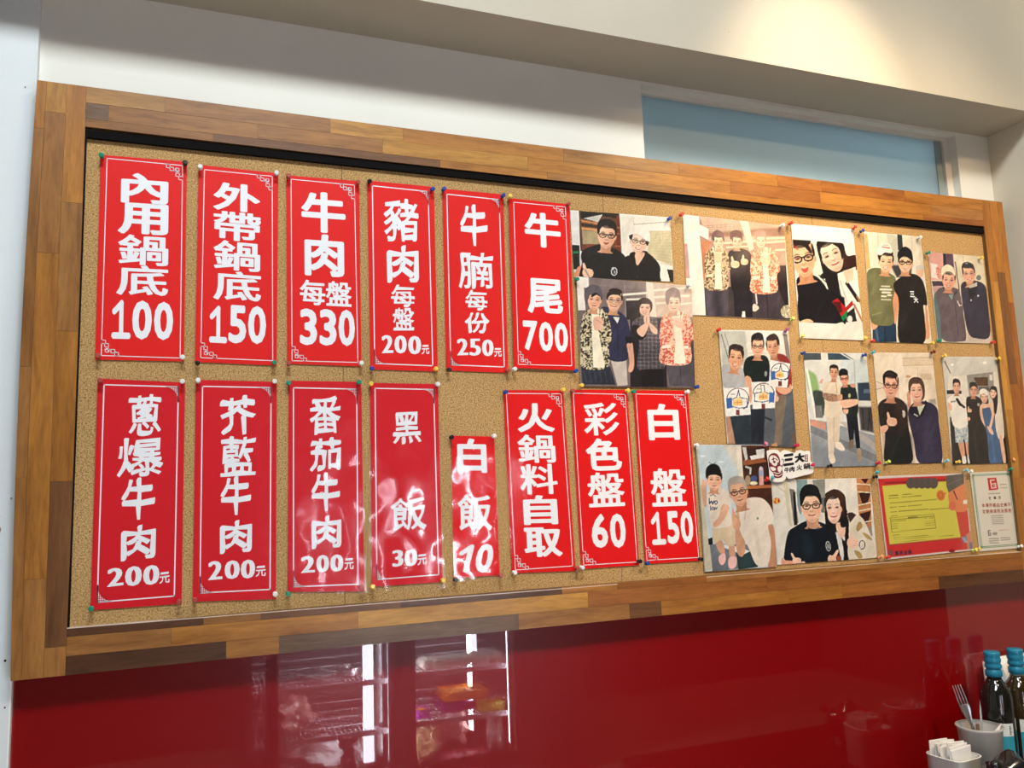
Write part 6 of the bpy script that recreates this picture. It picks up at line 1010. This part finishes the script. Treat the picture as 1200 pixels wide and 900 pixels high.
# black pouch
bm = bmesh.new(); bmesh.ops.create_icosphere(bm, subdivisions=3, radius=1)
for v in bm.verts:
    n_ = .12*math.sin(7*v.co.x+2*v.co.z)+.10*math.sin(9*v.co.y+5*v.co.x)+.08*math.sin(13*v.co.z)
    v.co = Vector((v.co.x*.075, v.co.y*.045, v.co.z*.062))*(1+n_)
pz = .846
po = empty('snack_pouch', (1.768, -.215, pz)); tag(po, 'crumpled black plastic pouch with orange printed label at the bottom right', 'pouch')
MB().bm(bm).out('pouch_body', mat('black_plastic_film', (.012, .012, .014), .18, .6, coat=.5), po, True)
bm = bmesh.new(); bmesh.ops.create_icosphere(bm, subdivisions=2, radius=.012)
kn_ = MB().bm(bm).out('tied_knot', bpy.data.materials['black_plastic_film'], po, True); kn_.location = (-.072, -.02, .052); kn_.scale = (1.2, 1, .9)
vs = [(-.022+.0145*i, -.052-.002*math.sin(i), -.002+.0125*j) for j in range(4) for i in range(6)]
mesh_obj('printed_label', vs, [(j*6+i, j*6+i+1, (j+1)*6+i+1, (j+1)*6+i) for j in range(3) for i in range(5)], mat('cream_label', (.72, .60, .40), .4), po, True)
mesh_obj('label_picture', [(-.018, -.0545, -.01), (.012, -.0545, -.01), (.014, -.0545, .014), (-.010, -.0545, .018)], [(0, 1, 2, 3)], mat('orange_red_print', (.75, .10, .03), .4), po)

# ------------------------------------------------------------------ glass-door fridge across the room, seen as a reflection in the red panel
FY = -2.6; FB = -3.22
fr = empty('display_fridge', (.97, (FY+FB)/2, 0)); tag(fr, 'two-door glass display fridge with lit shelves, reflected in the red panel', 'fridge')
def P_(name, mb, m, par=fr, smooth=False):
    mb.v = [(x-.97, y-(FY+FB)/2, z) for x, y, z in mb.v]; return mb.out(name, m, par, smooth)
FW = mat('fridge_grey_shell', (.20, .17, .17), .35, metal=.6); FI = mat('fridge_lining', (.10, .09, .10), .45)
SHF = mat('white_shelf_edge', (.72, .66, .70), .4); SHW = mat('white_coated_wire', (.85, .82, .85), .4)
P_('cabinet_shell', MB().box((.20, FB, .0), (.235, FY+.04, 2.0)).box((1.675, FB, 0), (1.71, FY+.04, 2.0)).box((.235, FB, 1.96), (1.675, FY+.04, 2.0)).box((.235, FB, 0), (1.675, FY+.04, .10)), FW)
P_('inner_lining', MB().box((.235, FB+.002, .10), (1.675, FB+.02, 1.96)), FI)
P_('center_post', MB().box((.955, FY-.06, .10), (1.02, FY, 1.96), .004), BLACKM)
for (a, b, nm) in ((.30, .985, 0), (.99, 1.675, 1)):
    ga, gb = (.358, .923) if nm == 0 else (1.049, 1.587)
    d = P_('door', MB().box((a, FY, .10), (ga, FY+.035, 1.96), .003).box((gb, FY, .10), (b, FY+.035, 1.96), .003).box((ga, FY, 1.90), (gb, FY+.035, 1.96)).box((ga, FY, .10), (gb, FY+.035, .17)), BLACKM)
    if nm == 1: P_('door_seal', MB().box((1.587, FY+.002, .17), (1.600, FY+.037, 1.90)), mat('bright_aluminium', (.8, .8, .82), .3, metal=.7), d)
    P_('door_glass', MB().box((ga, FY+.015, .17), (gb, FY+.019, 1.90)), bpy.data.materials.get('door_glass') or film_mat('door_glass', .0, 1, .01), d)
hd_ = P_('door_handle', MB().tube([(1.755, FY+.0, .60), (1.755, FY+.03, .61), (1.755, FY+.03, .69), (1.755, FY, .70)], .009, 10).tube([(1.775, FY+.0, .60), (1.775, FY+.03, .61), (1.775, FY+.03, .69), (1.775, FY, .70)], .006, 10), METAL, fr, True)
P_('side_cabinet', MB().box((1.712, FB, 0), (2.05, FY-.0, 2.0)), mat('dark_side_cabinet', (.03, .02, .02), .4))
LED = mat('fridge_led', (1, 1, 1), em=(.80, .86, 1.0), es=17)
P_('light_strip', MB().box((.80, FY-.115, .18), (.855, FY-.10, 1.66), .003), LED); P_('light_strip', MB().box((1.475, FY-.43, .56), (1.535, FY-.42, 1.66), .003), LED)
P_('light_strip', MB().box((.60, FB+.03, .72), (.625, FB+.035, 1.5), .003), LED)
P_('mullion_rail', MB().box((.862, FY-.13, .12), (.90, FY-.10, 1.94), .002), METAL)
area('fridge_lamp', (.916, FY-.026, .95), (R(90), 0, R(100)), .04, 1.5, (.85, .9, 1), 6)
area('fridge_lamp', (.79, FY-.12, .95), (R(90), 0, R(118)), .05, 1.5, (.85, .9, 1), 30)
area('fridge_lamp', (1.465, FY-.35, .95), (R(90), 0, R(75)), .05, 1.5, (.85, .9, 1), 18)
area('fridge_lamp', (1.05, FY-.09, .95), (R(90), 0, R(-120)), .03, 1.5, (.85, .9, 1), 22)
area('fridge_lamp', (1.582, FY-.026, .95), (R(90), 0, R(100)), .04, 1.5, (.85, .9, 1), 6)
def shelf(x0, x1, z):
    mb = MB().box((x0, FY-.055, z-.022), (x1, FY-.040, z+.004), .002)
    s_ = P_('shelf', mb, SHF); mw = MB(); n = int((x1-x0)/.024)
    for k in range(n+1): xx = x0+(x1-x0)*k/n; mw.tube([(xx, FY-.06, z), (xx, FB+.06, z)], .0036, 5)
    for yy in (FY-.22, FY-.40, FB+.06): mw.tube([(x0, yy, z-.003), (x1, yy, z-.003)], .003, 5)
    mw.tube([(x0, FB+.055, z), (x0, FB+.055, z+.045), (x1, FB+.055, z+.045), (x1, FB+.055, z)], .003, 5)
    tag(P_('shelf_wires', mw, SHW, s_), kind='stuff')
for z_ in (.351, .601, .851, 1.101, 1.351): shelf(.24, .93, z_); shelf(1.045, 1.67, z_+.008)
def bag(name, lab, loc, s3, m, cat, seed, grp=None):
    bm = bmesh.new(); bmesh.ops.create_icosphere(bm, subdivisions=3, radius=1); rr = random.Random(seed); ph = [rr.uniform(0, 6) for _ in range(6)]
    for v in bm.verts:
        c = v.co; n_ = .16*math.sin(5*c.x+ph[0]+3*c.y)+.12*math.sin(8*c.z+ph[1]+4*c.x)+.08*math.sin(15*c.y+ph[2])+.06*math.sin(21*c.x+ph[3]+9*c.z)
        v.co = Vector((c.x*s3[0], c.y*s3[1], max(c.z, -.75)*s3[2]))*(1+n_)
    o = MB().bm(bm).out(name, m, None, False, loc); return tag(o, lab, cat, grp)
BAGW = mat('clear_white_bag', (.66, .60, .60), .25, .6, coat=.6); BAGR = mat('pink_bag', (.62, .30, .26), .3, coat=.5); BAGO = mat('noodle_bag', (.72, .50, .24), .35, coat=.6)
bag('food_bag', 'pink plastic food bag on the middle shelf of the fridge left door', (.43, -2.86, .425), (.145, .13, .088), BAGR, 'food bag', 1)
bag('food_bag', 'white plastic bag in the bottom of the fridge left door', (.55, -2.84, .19), (.17, .14, .10), BAGW, 'food bag', 2)
bag('food_bag', 'small white bag at the right of the fridge left door bottom', (.84, -2.86, .185), (.06, .12, .095), BAGW, 'food bag', 3)
bag('noodle_bag', 'plastic bag of orange-brown noodles in the fridge right door bottom', (1.16, -2.89, .20), (.09, .10, .11), BAGO, 'food bag', 4)
bag('food_bag', 'clear bag of meat behind the noodle bag in the fridge', (1.37, -3.03, .20), (.10, .09, .11), BAGR, 'food bag', 5)
bag('food_bag', 'tall white bag at the right end of the fridge bottom', (1.585, -2.86, .20), (.06, .10, .11), BAGW, 'food bag', 6)
bo = empty('metal_bowl', (.75, -2.82, .603)); tag(bo, 'dark round metal bowl on the fridge shelf', 'bowl')
shell('bowl_wall', [(.05, 0), (.066, .01), (.074, .045), (.076, .048)], .003, mat('dark_steel', (.25, .2, .2), .3, metal=.8), bo)
pl_ = MB().lathe([(.04, 0), (.08, .012), (.082, .014), (.04, .006)], n=24).out('plate', mat('grey_plate', (.35, .32, .32), .4), None, True, (.58, -2.85, .606)); tag(pl_, 'grey plate of greens on the fridge shelf beside the metal bowl', 'plate')
PEAR = mat('pale_vegetable', (.62, .52, .44), .5)
rp = random.Random(3)
for k in range(16):
    bm = bmesh.new(); bmesh.ops.create_icosphere(bm, subdivisions=2, radius=.030)
    for v in bm.verts: v.co.x *= 1.15; v.co *= 1+.08*math.sin(40*v.co.y+k)
    o = MB().bm(bm).out('radish', PEAR, None, True, (1.15+(k % 8)*.058+rp.uniform(-.008, .008), -2.73-.062*(k//8), .638)); tag(o, 'pale round vegetable in the row on the upper shelf of the fridge right door', 'vegetable', 'round vegetables on the fridge shelf')
def tray(name, lab, x0, x1, y0, y1, z, m, fill=None):
    rt = empty(name, ((x0+x1)/2, (y0+y1)/2, z)); tag(rt, lab, 'tray'); a, b = (x1-x0)/2, (y1-y0)/2
    MB().box((-a, -b, 0), (a, b, .006)).box((-a, -b, .006), (-a+.005, b, .045)).box((a-.005, -b, .006), (a, b, .045)).box((-a+.005, -b, .006), (a-.005, -b+.005, .045)).box((-a+.005, b-.005, .006), (a-.005, b, .045)).out('tray_body', m, rt)
    if fill:
        bm = bmesh.new(); bmesh.ops.create_grid(bm, x_segments=14, y_segments=10, size=1)
        for v in bm.verts: v.co = Vector((v.co.x*(a-.007), v.co.y*(b-.007), .030+.012*math.sin(31*v.co.x)*math.sin(17*v.co.y+2)))
        MB().bm(bm).out('food', fill, rt, True)
    return rt
OR = mat('orange_tray', (.85, .25, .02), .4); tray('food_tray', 'orange tray of sliced food on the middle shelf of the fridge right door', 1.27, 1.52, -2.98, -2.78, .410, OR, mat('orange_food', (.85, .36, .05), .5))
tray('food_tray', 'purple tray under the orange tray on the fridge shelf', 1.25, 1.50, -3.0, -2.76, .362, mat('purple_tray', (.18, .02, .22), .4))
tray('food_tray', 'yellow packet of corn at the right front of the fridge middle shelf', 1.44, 1.58, -2.76, -2.68, .362, mat('yellow_green_pack', (.55, .55, .05), .4), mat('corn', (.85, .70, .15), .5))
tray('food_tray', 'orange tray with purple rim at the left of the fridge middle shelf', 1.055, 1.16, -2.80, -2.70, .362, mat('purple_tray2', (.30, .04, .30), .4), bpy.data.materials['orange_food'])
tray('food_tray', 'pink lidded tray in the bottom of the fridge right door', 1.25, 1.48, -2.80, -2.66, .102, mat('pink_tray', (.65, .12, .18), .4), mat('pink_lid', (.6, .16, .2), .4))
